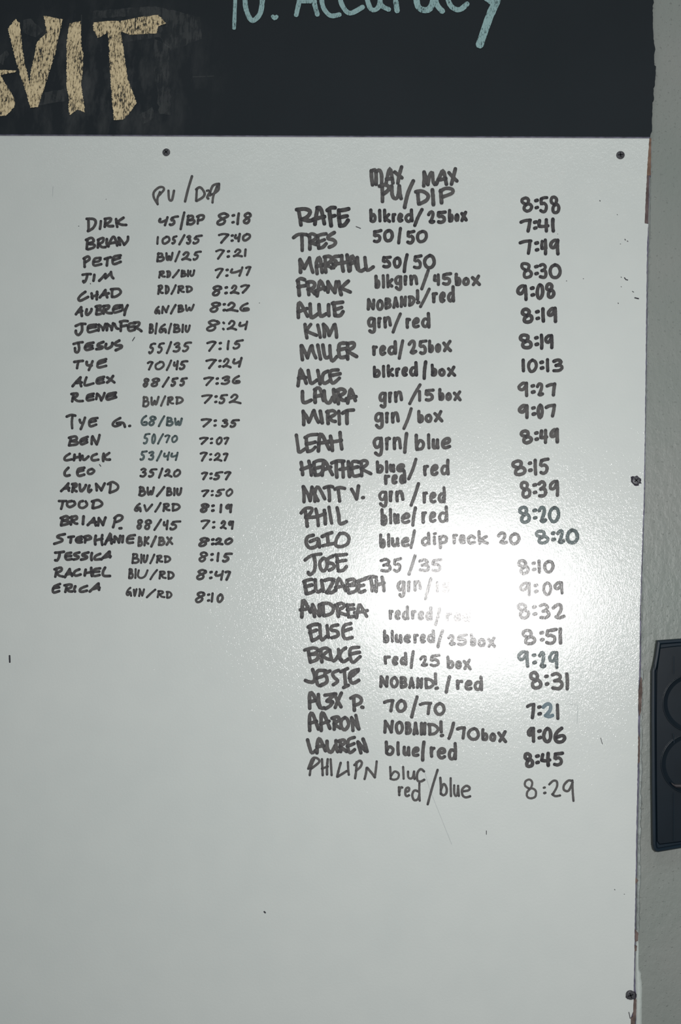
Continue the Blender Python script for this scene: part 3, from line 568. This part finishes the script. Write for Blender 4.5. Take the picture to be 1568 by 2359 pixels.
('written_score', 'k', 7.9, 'B', [('RA', 'blkred', (378, 376, 489, 489), [610, 678, 718, 788, 832, 888, 967]), ('RA', '\\', (372, 527), [956, 1042]), ('RA', '25', (390, 390, 500, 494), [1066, 1140, 1222]), ('RA', 'box', (380, 384, 488, 478), [1230, 1282, 1326, 1390])]),
('written_time', 'k', 8, 'B', [('TA', '8:58', (150, 128, 384, 418), [505, 708, 788, 945, 1112])]),
('written_name', 'g', 8.6, 'B', [('RA', '=', '~20,605 60,580 130,582;85,590 88,705|145,590 148,695;~135,590 165,575 195,590 190,615 150,640;~150,640 175,650 205,660|210,590 218,685;~205,592 240,580 275,575;205,640 265,620;~218,688 250,680 278,650|~340,565 300,590 290,612 330,622 350,642 335,665 300,680')]),
('written_score', 'k', 7.9, 'B', [('RA', '50', (540, 535, 652, 636), [636, 722, 810]), ('RA', '\\', (520, 664), [832, 872]), ('RA', '50', (543, 543, 662, 642), [903, 980, 1077])]),
('written_time', 'k', 8, 'B', [('TA', '7:41', (480, 468, 697, 695), [496, 700, 750, 965, 1042])]),
('written_name', 'g', 8.8, 'B', [('RB', '=', '70,100 75,200;72,95 105,165;105,165 145,85;~145,82 155,140 172,195|~205,205 200,120 225,80 245,195;200,150 250,140|~262,75 300,70 320,90 300,120 260,130;268,80 274,200;~265,130 300,150 335,160|~378,68 340,74 328,92 352,108 352,138 318,162|398,65 410,185;440,60 457,185;330,130 460,110|~465,180 468,90 485,70 522,170;465,130 510,115|~520,80 530,170 550,185 580,170|~580,80 590,160 605,180 650,150')]),
('written_score', 'k', 7.9, 'B', [('RB', '50', (60, 72, 168, 164), [710, 798, 870]), ('RB', '\\', (46, 208), [876, 924]), ('RB', '50', (52, 52, 174, 172), [957, 1038, 1138])]),
('written_time', 'k', 8, 'B', [('TA', '7:49', (788, 778, 1024, 1040), [486, 705, 800, 936, 1114])]),
('written_name', 'g', 8.8, 'B', [('RB', '=', '55,260 65,375;~50,262 75,245 110,255;55,310 115,300|~125,275 165,270 188,290 170,320 130,330;132,280 140,370;~140,330 170,345 190,365|~205,380 225,270 240,275 270,340;195,340 270,315|290,270 290,350;~290,270 320,320 345,355;355,270 345,355|375,270 395,375;450,265 390,325;~390,320 430,335 465,350')]),
('written_score', 'g', 7.9, 'B', [('RB', 'blk', (214, 206, 328, 320), [653, 706, 743, 808]), ('RB', 'grn', (180, 172, 308, 302), [806, 883, 925, 1004]), ('RB', '\\', (170, 337), [1013, 1090]), ('RB', '45', (206, 192, 302, 300), [1110, 1180, 1264]), ('RB', 'box', (198, 203, 303, 302), [1283, 1343, 1410, 1495])]),
('written_time', 'k', 8, 'B', [('TA', '8:30', (1125, 1156, 1392, 1386), [503, 710, 780, 930, 1137])]),
('written_name', 'g', 8.8, 'B', [('RB', '=', '~58,550 58,450 75,440 130,540;55,505 125,480|~150,445 155,540 170,550 215,520|~220,450 225,520 240,540 280,520|295,450 298,535|335,435 345,530;325,440 405,430;340,490 400,470;~345,535 385,535 408,505')]),
('written_score', 'g', 7.9, 'B', [('RB', 'NO', (397, 405, 495, 502), [593, 668, 730]), ('RB', 'BAND', (395, 370, 490, 460), [733, 795, 853, 916, 978]), ('RB', '!', (328, 446), [980, 1007]), ('RB', '\\', (315, 477), [1003, 1099]), ('RB', 'red', (310, 296, 442, 435), [1103, 1160, 1223, 1292])]),
('written_time', 'k', 8, 'B', [('TA', '9:08', (1478, 1438, 1732, 1680), [440, 635, 740, 878, 1037])]),
('written_name', 'g', 8.6, 'B', [('RB', '=', '110,605 125,710;155,605 120,655;~120,655 150,670 200,690|210,610 230,705|255,605 262,700;~255,605 285,640 300,690;300,690 340,605;345,605 358,705')]),
('written_score', 'g', 7.9, 'B', [('RB', 'grn', (508, 498, 642, 632), [593, 676, 720, 797]), ('RB', '\\', (510, 677), [788, 872]), ('RB', 'red', (512, 505, 642, 634), [896, 948, 1020, 1099])]),
('written_time', 'k', 8.4, 'B', [('TB', '8:19', (128, 106, 372, 355), [513, 715, 812, 900, 1072])]),
('written_name', 'g', 8.8, 'B', [('RC', '=', '80,90 90,200;~85,90 110,140 130,185;130,185 160,90;~165,90 175,140 195,185|210,85 232,195|~250,85 262,160 275,185 305,175|~305,90 310,170 325,210 365,170|~435,70 385,75 375,120 385,180 435,175;370,125 440,110|~440,75 490,68 492,100 440,130;445,80 445,195;~440,130 480,155 515,175')]),
('written_score', 'g', 7.9, 'B', [('RC', 'red', (50, 48, 174, 165), [633, 690, 755, 838]), ('RC', '\\', (40, 207), [836, 890]), ('RC', '25', (44, 38, 160, 162), [913, 998, 1072]), ('RC', 'box', (45, 28, 150, 137), [1073, 1128, 1185, 1267])]),
('written_time', 'k', 8.4, 'B', [('TB', '8:19', (506, 518, 754, 754), [481, 702, 795, 862, 1020])]),
('written_name', 'g', 8.8, 'B', [('RC', '=', '~55,405 70,300 78,275 120,385;60,345 115,340|~135,285 150,370 165,385 205,360|210,285 228,390|~290,290 255,310 245,360 265,385 310,360|~370,280 310,290 310,350 330,385 385,340;310,325 385,310')]),
('written_score', 'k', 7.9, 'B', [('RC', 'blkred', (248, 208, 344, 332), [638, 710, 748, 815, 865, 926, 1002]), ('RC', '\\', (205, 364), [1033, 1070]), ('RC', 'box', (230, 238, 333, 334), [1093, 1153, 1220, 1299])]),
('written_time', 'k', 8, 'B', [('TB', '10:13', (890, 883, 1108, 1097), [518, 610, 782, 885, 980, 1162])]),
('written_name', 'g', 8.8, 'B', [('RC', '=', '~90,450 98,535 165,515|190,440 190,535;~185,435 225,425 255,520;190,490 240,480|~260,445 270,520 300,540 330,490;~335,435 340,490 345,530|370,440 372,545;~350,445 400,430 425,455 380,485;~380,490 400,515 430,520|~445,540 465,440 475,440 505,520;435,505 510,490')]),
('written_score', 'g', 7.9, 'B', [('RC', 'grn', (412, 400, 548, 535), [683, 760, 805, 882]), ('RC', '\\', (385, 557), [918, 1027]), ('RC', '1', (438, 532), [993, 1030]), ('RC', '5', (426, 530), [1043, 1128]), ('RC', 'box', (422, 430, 524, 524), [1153, 1210, 1268, 1344])]),
('written_time', 'g', 8, 'B', [('TB', '9:27', (1234, 1248, 1472, 1460), [458, 652, 736, 886, 1068])]),
('written_name', 'g', 8.8, 'B', [('RC', '=', '95,605 100,710;~95,610 125,650 140,690;140,690 175,605;~180,600 195,650 215,690|230,605 245,695|290,605 292,705;~280,610 330,600 350,625 300,655;~300,655 325,680 355,685|375,605 380,705|~405,620 440,600 490,595;440,605 440,700')]),
('written_score', 'g', 7.9, 'B', [('RC', 'grn', (570, 560, 706, 700), [648, 736, 780, 857]), ('RC', '\\', (573, 752), [873, 957]), ('RC', 'box', (596, 583, 700, 692), [988, 1048, 1115, 1197])]),
('written_time', 'g', 8.4, 'B', [('TB', '9:07', (1576, 1562, 1810, 1784), [463, 656, 755, 870, 1060])]),
('written_name', 'g', 8.6, 'B', [('RD', '=', '~42,110 55,200 65,245 115,215|120,130 130,235;~110,130 150,110 215,105;120,180 190,165;~130,240 165,230 190,205|~215,235 225,120 245,110 300,220;215,175 310,155|310,120 325,230;385,90 400,225;300,165 400,150')]),
('written_score', 'g', 7.9, 'B', [('RD', 'grn', (70, 72, 232, 226), [638, 733, 793, 874]), ('RD', '\\', (86, 264), [880, 920]), ('RD', 'blue', (102, 82, 236, 220), [966, 1060, 1103, 1173, 1264])]),
('written_time', 'g', 8.4, 'B', [('TC', '8:49', (128, 103, 354, 342), [493, 706, 788, 940, 1100])]),
('written_name', 'g', 8.6, 'B', [('RD', '=', '80,325 92,425;140,315 160,425;80,380 160,350|180,330 190,420;~180,325 215,310 260,310;185,375 240,360;~190,425 225,420 250,395|~245,425 255,330 270,320 325,420;250,385 315,360|~320,330 360,315 415,315;355,320 360,440|405,330 410,440;450,320 460,435;385,380 460,365|~530,320 485,320 475,370 490,430 540,425;470,375 525,360|550,320 555,435;~530,325 580,310 600,335 550,375;~550,375 590,395 630,415')]),
('written_score', 'g', 7.9, 'B', [('RD', 'blue', (310, 298, 413, 402), [663, 733, 768, 823, 902]), ('RD', 'red', (384, 380, 504, 494), [726, 785, 846, 907]), ('RD', '\\', (288, 467), [910, 994]), ('RD', 'red', (302, 293, 436, 426), [1033, 1093, 1168, 1252])]),
('written_time', 'g', 8, 'B', [('TC', '8:15', (583, 548, 842, 804), [370, 608, 695, 785, 950])]),
('written_name', 'g', 8.6, 'B', [('RD', '=', '95,515 102,640;~98,515 130,570 150,625;150,625 165,520|~188,630 190,550 215,520 265,610;~165,520 185,570 215,630|~260,525 300,512 330,518;295,520 302,625|~345,535 380,522 425,530;370,530 382,628|~475,535 500,580 515,612;530,510 515,612|562,602 574,600')]),
('written_score', 'g', 7.9, 'B', [('RD', 'grn', (505, 498, 642, 634), [680, 766, 813, 894]), ('RD', '\\', (480, 672), [930, 1014]), ('RD', 'red', (508, 510, 646, 654), [1028, 1083, 1150, 1218])]),
('written_time', 'g', 8.2, 'B', [('TC', '8:39', (900, 878, 1172, 1142), [495, 682, 760, 928, 1102])]),
('written_name', 'g', 8.6, 'B', [('RE', '=', '110,20 128,150;~80,40 115,5 165,5 150,45 115,70|195,10 215,145;262,20 270,125;~115,75 200,70 275,40|298,-5 320,125|~362,0 375,60 385,125 440,105')]),
('written_score', 'g', 7.9, 'B', [('RE', 'blue', (5, -5, 144, 124), [697, 763, 800, 860, 945]), ('RE', '\\', (-12, 154), [943, 990]), ('RE', 'red', (-20, -18, 124, 120), [1020, 1080, 1150, 1242])]),
('written_time', 't', 8.2, 'B', [('TC', '8:20', (1273, 1276, 1550, 1534), [468, 678, 768, 928, 1114])]),
('written_name', 'g', 8.6, 'B', [('RE', '=', '~175,215 130,230 120,280 150,315 200,300 215,260;~150,265 185,250 215,245 225,315|245,225 320,195;285,210 292,290;250,298 335,280|~385,200 360,240 350,290 385,305 440,285 455,235 420,200 380,205')]),
('written_score', 'g', 7.9, 'B', [('RE', 'blue', (203, 190, 320, 308), [690, 750, 783, 860, 937]), ('RE', '\\', (168, 330), [928, 982]), ('RE', 'dip', (190, 178, 305, 288), [1018, 1106, 1148, 1233]), ('RE', 'rack', (165, 178, 288, 293), [1263, 1316, 1378, 1458, 1554]), ('TC', '20', (1660, 1678, 1858, 1870), [153, 338, 512])]),
('written_time', 't', 8.2, 'B', [('TC', '8:20', (1633, 1618, 1867, 1850), [718, 956, 1043, 1192, 1392])]),
('written_name', 'g', 8.2, 'B', [('RE', '=', '~110,410 160,375 235,362;~180,380 190,440 180,500 145,525 135,505|~255,395 225,430 235,480 260,495 285,450 270,400 245,400|~330,378 290,400 295,430 330,440 335,470 300,490|360,370 370,490;350,372 435,365;360,425 430,412;~372,495 410,490 435,460')]),
('written_score', 'k', 7.9, 'B', [('RE', '35', (392, 386, 510, 510), [693, 796, 874]), ('RE', '\\', (363, 534), [913, 987]), ('RE', '35', (396, 396, 502, 510), [996, 1096, 1190])]),
('written_time', 'g', 8, 'B', [('TD', '8:10', (438, 455, 694, 652), [460, 662, 755, 853, 1027])]),
('written_name', 'g', 8.8, 'B', [('RE', '=', '105,580 120,670;~100,578 140,565 170,562;110,620 165,605;~120,675 160,665 185,650|~190,565 195,640 215,660 245,640|240,570 255,655|~265,570 300,560 340,565;~335,570 310,620 280,665;~280,665 320,665 350,645|~350,650 370,560 385,565 430,650;350,625 415,610|440,570 450,665;~440,570 490,560 495,590 450,610;~450,612 515,610 510,650 450,672|~530,575 535,660 580,650;~520,578 560,565 600,555;535,615 575,605|~580,555 630,540 670,545;~625,550 635,605 638,655|670,570 668,655;715,545 730,650;655,615 730,590')]),
('written_score', 'g', 7.9, 'B', [('RE', 'grn', (530, 520, 668, 654), [826, 908, 953, 1032]), ('RE', '\\', (543, 727), [1043, 1112]), ('RE', '15', (575, 582, 664, 668), [1133, 1183, 1250])]),
('written_time', 'g', 8, 'B', [('TD', '9:09', (783, 773, 1018, 988), [476, 690, 840, 998, 1170])]),
('written_name', 'g', 8.6, 'B', [('RF', '=', '~75,155 80,60 90,40 135,120;65,105 135,95|150,70 165,155;~150,70 175,115 200,150;195,70 200,150|220,60 225,145;~210,65 260,60 295,90 280,130 225,148|320,70 330,155;~305,75 350,60 370,80 325,110;~325,112 350,130 385,140|390,70 398,150;385,75 435,70;390,105 440,98;400,155 440,150|~455,160 470,80 480,70 525,150;440,125 530,110')]),
('written_score', 'g', 7.9, 'B', [('RF', 'red', (72, 76, 176, 182), [676, 718, 768, 824]), ('RF', 'red', (76, 82, 176, 184), [830, 878, 930, 987]), ('RF', '\\', (86, 224), [990, 1044]), ('RF', 'red', (90, 96, 188, 190), [1068, 1128, 1188, 1252])]),
('written_time', 'g', 8.2, 'B', [('TD', '8:32', (1093, 1108, 1353, 1356), [448, 665, 783, 973, 1194])]),
('written_name', 'g', 8.6, 'B', [('RF', '=', '130,220 145,315;~120,225 150,210 185,205;130,265 180,245;~148,320 180,305 200,290|~200,210 205,280 215,315 245,290|250,215 262,300|~325,210 285,220 280,245 320,255 325,285 280,300|~415,200 370,215 360,260 375,305 430,295;365,255 420,235')]),
('written_score', 'k', 7.9, 'B', [('RF', 'blue', (243, 243, 340, 340), [636, 688, 718, 780, 838]), ('RF', 'red', (240, 238, 342, 340), [845, 892, 943, 1004]), ('RF', '\\', (240, 377), [1008, 1064]), ('RF', '25', (272, 270, 358, 358), [1083, 1148, 1230]), ('RF', 'box', (265, 282, 358, 370), [1238, 1293, 1358, 1427])]),
('written_time', 'g', 8.4, 'B', [('TD', '8:51', (1500, 1470, 1748, 1732), [513, 782, 873, 1078, 1147])]),
('written_name', 'g', 8.6, 'B', [('RF', '=', '120,385 135,470;~95,385 150,370 185,380 170,405 130,415;~130,415 185,415 180,450 130,470|205,385 215,470;~190,390 235,370 260,385 215,425;~215,425 250,445 275,450|~270,385 280,440 300,460 330,420;~330,380 335,430 350,450|~380,370 345,400 340,445 365,465 400,445|~470,365 415,375 410,430 430,470 480,430;410,415 475,400')]),
('written_score', 'g', 7.9, 'B', [('RF', 'red', (392, 400, 490, 494), [638, 698, 753, 810]), ('RF', '\\', (385, 522), [823, 860]), ('RF', '25', (424, 408, 503, 504), [886, 958, 1040]), ('RF', 'box', (423, 432, 514, 526), [1076, 1138, 1190, 1257])]),
('written_time', 't', 8.2, 'B', [('TE', '9:29', (110, 126, 350, 396), [430, 628, 733, 873, 1042])]),
('written_name', 'g', 8.6, 'B', [('RF', '=', '~150,520 165,570 155,605 125,605 98,595|~240,528 185,530 175,580 190,630 225,620;180,580 235,560|~270,530 235,550 250,580 245,610 205,632|~330,525 290,545 300,575 325,600 290,628|345,535 395,512;370,525 380,635;365,645 400,628|~468,520 415,540 410,590 430,615 470,595;405,580 465,530')]),
('written_score', 'g', 7.9, 'B', [('RF', 'NOBAND', (558, 578, 648, 660), [610, 686, 753, 813, 866, 923, 1002]), ('RF', '!', (538, 662), [985, 1032]), ('RF', '\\', (560, 692), [1066, 1112]), ('RF', 'red', (555, 562, 664, 672), [1140, 1203, 1266, 1338])]),
('written_time', 'g', 8.2, 'B', [('TE', '8:31', (408, 428, 672, 688), [603, 805, 910, 1112, 1194])]),
('written_name', 'g', 8.6, 'B', [('RG', '=', '~130,125 130,30 150,25 200,120;130,80 170,70|~190,30 195,90 210,125 235,120|~235,35 310,25;310,28 250,75;250,75 290,80;~290,85 270,110 240,128|300,25 350,120;350,20 305,125|435,50 440,140;~415,55 455,38 488,60 480,90 440,105|492,118 504,120')]),
('written_score', 'g', 7.9, 'B', [('RG', '70', (60, 62, 154, 158), [640, 726, 804]), ('RG', '\\', (36, 197), [826, 887]), ('RG', '70', (76, 84, 173, 181), [888, 990, 1074])]),
('written_time', 'k', 8, 'B', [('TE', '7:', (862, 1097), [566, 714, 790]), ('TE', '1', (870, 1118), [975, 1072])]),
('written_name', 'g', 8.4, 'B', [('RG', '=', '~130,280 130,180 150,165 190,270;130,230 180,215|~210,280 210,180 225,160 270,265;205,235 265,215|300,190 300,275;~285,195 320,185 335,205 295,235;~300,240 320,250 345,265|~375,190 350,210 350,255 375,275 400,240 390,200 370,192|420,195 430,280;~420,190 445,230 470,270;450,175 472,270')]),
('written_score', 'g', 7.9, 'B', [('RG', 'NOBAND', (203, 228, 302, 322), [638, 720, 788, 843, 893, 946, 1032]), ('RG', '!', (210, 327), [1026, 1062]), ('RG', '\\', (218, 350), [1083, 1140]), ('RG', '70', (244, 258, 344, 354), [1146, 1222, 1314]), ('RG', 'box', (262, 266, 352, 370), [1318, 1375, 1430, 1507])]),
('written_time', 'k', 8.4, 'B', [('TE', '9:06', (1206, 1205, 1434, 1450), [566, 712, 798, 948, 1152])]),
('written_name', 'g', 8.6, 'B', [('RG', '=', '~115,345 130,400 145,435 175,415|~180,435 185,360 200,340 240,420;180,395 230,385|~250,355 255,410 280,430 310,380;~312,350 315,400 325,430|340,350 345,430;~330,355 365,345 375,365 340,390;~340,395 365,410 385,425|~440,328 400,345 395,400 410,435 445,410;390,390 440,370|465,365 485,435;~465,360 490,390 515,420;~500,340 515,380 528,425')]),
('written_score', 'g', 7.9, 'B', [('RG', 'blue', (348, 360, 453, 468), [646, 726, 773, 836, 897]), ('RG', '\\', (350, 502), [903, 934]), ('RG', 'red', (350, 362, 470, 496), [960, 1010, 1086, 1158])]),
('written_time', 'k', 8.4, 'B', [('TE', '8:45', (1568, 1560, 1803, 1768), [520, 690, 753, 943, 1114])]),
('written_name', 'g', 5.8, 'B', [('RG', '=', '~160,480 140,530 130,590;~120,545 150,475 185,475 195,500 140,545|215,480 220,590;255,480 250,585;215,545 255,530|275,480 282,590|~345,505 330,560 320,605;~325,600 355,582 390,560|~395,500 398,560 402,590|455,500 445,612;~440,520 475,490 492,505 480,535 450,560|~525,540 520,580 510,620;~530,540 560,575 582,605;595,495 582,605')]),
('written_score', 'g', 5.6, 'B', [('RG', 'blu', (526, 522, 628, 625), [676, 763, 803, 868]), ('RG', 'c', (490, 642), [863, 934]), ('RG', 're', (630, 636, 740, 745), [740, 785, 832]), ('RG', 'd', (640, 775), [832, 908]), ('RG', '\\', (546, 800), [940, 1027]), ('RG', 'blue', (598, 608, 730, 760), [1026, 1096, 1123, 1178, 1254])]),
('written_time', 'g', 5.4, 'B', [('TE', '8', (1943, 2247), [523, 722]), ('TE', ':', (2030, 2210), [790, 880]), ('TE', '29', (1965, 1955, 2185, 2295), [880, 1075, 1268])]),
]
YI = YB-0.0001
for name, ic, w, hand, items in ROWS:
    ik = Ink(YI)
    for it in items:
        if it[1] == '=': traced(ik, it[0], it[2], w)
        else: write(ik, *it, w, hand)
    o = obj(name, ik.v, ik.f, INK[ic], whiteboard, uvs=ik.uv, ends=ik.e)
    if name == 'written_time' and items[0][0] == 'TE' and items[0][1] == '7:':
        ik = Ink(YI); write(ik, 'TE', '2', (860, 1087), [783, 978], 8.4, 'B')
        obj('written_digit', ik.v, ik.f, INK['b'], whiteboard, 'pale blue grey digit', uvs=ik.uv, ends=ik.e)
# stray ticks, specks and scratches
ik = Ink(YI)
for P, w in (([(22, 1511), (22.5, 1525)], 4.2), ([(608.5, 2100.5), (610.5, 2102.5)], 3.8), ([(1438, 640), (1441, 644), (1445, 645)], 2.6), ([(1462, 686), (1470, 688)], 3), ([(1456, 671), (1459, 673)], 1.6),
             ([(1439, 551), (1440, 553)], 2), ([(1444, 555), (1446, 556)], 1.6), ([(1381, 462), (1382, 463)], 2), ([(1421, 494), (1422, 495)], 1.4), ([(1428, 562), (1429, 562)], 1.4),
             ([(1430, 638), (1431, 639)], 1.6), ([(1430, 660), (1431, 661)], 1.3), ([(1423, 698), (1424, 699)], 1.8), ([(305, 785), (310, 777)], 2), ([(229, 1070), (232, 1074)], 2.2), ([(1120, 1914), (1120, 1922)], 1.6),
             ([(181, 521), (181.6, 521)], 1.8), ([(597, 698), (597.6, 698)], 1.6), ([(208, 653), (208.6, 654)], 2), ([(820, 522), (830, 526)], 2), ([(1383, 1700), (1387, 1714)], 1.4), ([(1448, 2332), (1451, 2346)], 1.8),
             ([(1343, 642), (1304, 640)][:1], 1.6), ([(1304, 647), (1305, 647)], 1.6), ([(1284, 539), (1284.4, 539)], 1.6), ([(1415, 2049), (1416, 2050)], 1.8), ([(1437, 2060), (1438, 2060)], 1.4), ([(244, 459), (244.5, 459)], 1.3)):
    ik.stroke(P, w)
obj('ink_speck', ik.v, ik.f, M_speck, whiteboard, 'small dark specks and ticks', kind='stuff')
M_gs = plain('grey_scratch', (0.5, 0.54, 0.54), 0.3, 0.4)
for P in ([(978, 1780), (990, 1820), (1040, 1945)], [(1300, 1621), (1330, 1624), (1329, 1668)], [(122, 430), (121, 452)]):
    ik = Ink(YI); ik.stroke(P, 1.1); obj('faint_scratch', ik.v, ik.f, M_gs, whiteboard)

# ------------------------------------------------------------------ filler bead between board and wall
bead = empty('filler_bead', pt(1470, 2760, 0), 'uneven pale filler bead between the right edge of the white board and the grey wall', 'filler')
def bead_part(name, L, R, mt, y1, label=None):
    vs, fs = [], []
    for (a, b) in zip(L, R):
        n = 5
        for i in range(n+1):
            t = i/n; yy = y1*math.sin(math.pi*min(1, max(0, t)))**0.6 if 0 < t < 1 else 0.0
            p = pt(a[0]+(b[0]-a[0])*t, a[1]+(b[1]-a[1])*t, 0); vs.append((p.x, yy*random.uniform(.8, 1.1)-0.0002, p.z))
    for k in range(len(L)-1):
        for i in range(5):
            a = k*6+i; fs.append((a, a+1, a+7, a+6))
    return obj(name, vs, fs, mt, bead, label, smooth=True)
ys = list(range(1540, 2150, 8))
def bx(y): return 1474.5+(1463.5-1474.5)*(y-1540)/(2173-1540)
bead_part('upper_bead', [(bx(y)-1, y) for y in ys], [(bx(y)+6+(2 if y > 1750 else 0)+random.uniform(-1.8, 2), y) for y in ys], M_caulk, -0.0028)
ys = list(range(2142, 2768, 10))
bead_part('lower_bead', [(1462.5-(y-2142)*0.008, y) for y in ys], [((1470 if y < 2170 else 1471 if y < 2235 else 1476 if y < 2258 else 1478)+random.uniform(-.4, .4), y) for y in ys], M_caulk2, -0.0024, 'off-white lower length of filler')
ys = list(range(320, 1530, 9))
bead_part('thin_bead', [(1498.5 - (y-320)*(1498.5-1475)/1210 if y > 560 else 1498.5-(y-320)*.012, y) for y in ys], [(1501.5 - (y-320)*(1501.5-1478)/1210+random.uniform(-.8, .9), y) for y in ys], M_caulk, -0.0012, 'thin grey length beside the board edge')

# ------------------------------------------------------------------ navy tray on the wall
Yf = -0.022
def tray_ring(poly, inset): return poly
tray = empty('plastic_holder', pt(1600, 1960, 0), 'navy blue moulded plastic holder with round hollows on the grey wall beside the board', 'holder')
outer = [(1513, 1475), (1560, 1471.5), (1640, 1467), (1690, 1463), (1704, 1530), (1704, 1925), (1696, 1938), (1600, 1949), (1568, 1954), (1516, 1963), (1510, 1962), (1504.5, 1957), (1502, 1946), (1500, 1800), (1499.5, 1660), (1500, 1546), (1504, 1532), (1508, 1510)]
def ring_mesh(rings):
    vs, fs = [], []
    n = len(rings[0][0])
    for poly, Y in rings: vs += [tuple(pt(u, v, Y)) for u, v in poly]
    for k in range(len(rings)-1):
        for i in range(n):
            j = (i+1) % n; fs.append((k*n+i, k*n+j, (k+1)*n+j, (k+1)*n+i))
    return vs, fs, n
def inset(poly, d):
    cx, cy = 1600, 1715; out = []
    n = len(poly)
    A = sum(poly[i][0]*poly[(i+1) % n][1]-poly[(i+1) % n][0]*poly[i][1] for i in range(n)); sg = 1 if A > 0 else -1
    for i in range(n):
        a, b, c_ = poly[i-1], poly[i], poly[(i+1) % n]
        n1 = (-(b[1]-a[1])*sg, (b[0]-a[0])*sg); n2 = (-(c_[1]-b[1])*sg, (c_[0]-b[0])*sg)
        l1 = math.hypot(*n1); l2 = math.hypot(*n2)
        nx, ny = n1[0]/l1+n2[0]/l2, n1[1]/l1+n2[1]/l2; l = math.hypot(nx, ny) or 1
        k = d/max(0.5, l/2)
        out.append((b[0]+nx/l*k, b[1]+ny/l*k))
    return out
r0 = outer
vs, fs, n = ring_mesh([(inset(r0, 0), -0.0002), (inset(r0, 0), -0.016), (inset(r0, .8), -0.0185), (inset(r0, 2.6), -0.020), (inset(r0, 7.0), -0.0203), (inset(r0, 8.6), -0.0196), (inset(r0, 10.4), -0.0165)])
fs.append([6*n+i for i in range(n)])
obj('shell', vs, fs, M_navy, tray)
# inner plate with rounded edge
pl = [(1519, 1492), (1560, 1487), (1640, 1485), (1686, 1482), (1692, 1535), (1692, 1920), (1600, 1934), (1560, 1941), (1518, 1946), (1512, 1938), (1510.5, 1800), (1510, 1660), (1511, 1550)]
vs, fs, n = ring_mesh([(pl, -0.0163), (inset(pl, .6), -0.0178), (inset(pl, 2.2), -0.0186)])
fs.append([2*n+i for i in range(n)])
obj('face_plate', vs, fs, M_navy2, tray)
# two round hollows: raised rim rings with a dished floor
def lathe(u, v, prof, mt, name, parent, label=None, sx=1, sy=1):
    n = 44; vs, fs = [], []
    for k, (r, Y) in enumerate(prof):
        for i in range(n):
            a = 2*math.pi*i/n; vs.append(tuple(pt(u+math.cos(a)*r*sx, v+math.sin(a)*r*sy, Y)))
        if k:
            for i in range(n):
                j = (i+1) % n; fs.append(((k-1)*n+i, (k-1)*n+j, k*n+j, k*n+i))
    fs.append([(len(prof)-1)*n+i for i in range(n)])
    return obj(name, vs, fs, mt, parent, label, smooth=True)
for (u, v, r) in ((1593, 1620, 68), (1592, 1760, 71)):
    lathe(u, v, [(r, -0.0180), (r-.3, -0.0198), (r-1.6, -0.0204), (r-3.2, -0.0200), (r-5, -0.0188), (r-22, -0.0183), (r-45, -0.0181)], M_navy2, 'round_hollow', tray, sy=1.0)
# narrow ribs on the plate
def rib(pts, w, y0, y1, name='rib'):
    vs, fs = [], []
    for (u, v) in pts:
        for (du, Y) in ((-w, y0), (-w*.6, y1), (w*.6, y1), (w, y0)): vs.append(tuple(pt(u+du, v, Y)))
    for k in range(len(pts)-1):
        for i in range(3): fs.append((k*4+i, k*4+i+1, k*4+i+5, k*4+i+4))
    fs += [(0, 1, 2, 3), tuple(len(vs)-4+i for i in (3, 2, 1, 0))]
    return obj(name, vs, fs, M_navy, tray)
rib([(1551.5, 1512), (1551.5, 1553)], 1.5, -0.018, -0.0212)
rib([(1549.5, 1690), (1551.5, 1697), (1551.8, 1712)], 1.5, -0.018, -0.0222)
rib([(1551.5, 1827), (1551.5, 1938)], 1.2, -0.018, -0.0208)
rib([(1506.8, 1530), (1506.5, 1660), (1507.5, 1800), (1509, 1940)], 0.9, -0.0199, -0.0210, 'edge_rib')
# small grey clip inside the lower hollow
vs, fs, n = ring_mesh([([(1543, 1801), (1552, 1806), (1590, 1806), (1590, 1816), (1556, 1815), (1548, 1809)], -0.0185), ([(1545, 1802.5), (1553, 1808), (1589, 1808), (1589, 1813), (1557, 1812), (1549, 1807.5)], -0.0215)])
fs.append([n+i for i in range(n)])
obj('clip', vs, fs, plain('worn_grey_plastic', (0.055, 0.05, 0.055), 0.35, 0.5), tray, 'worn grey clip in the lower hollow')
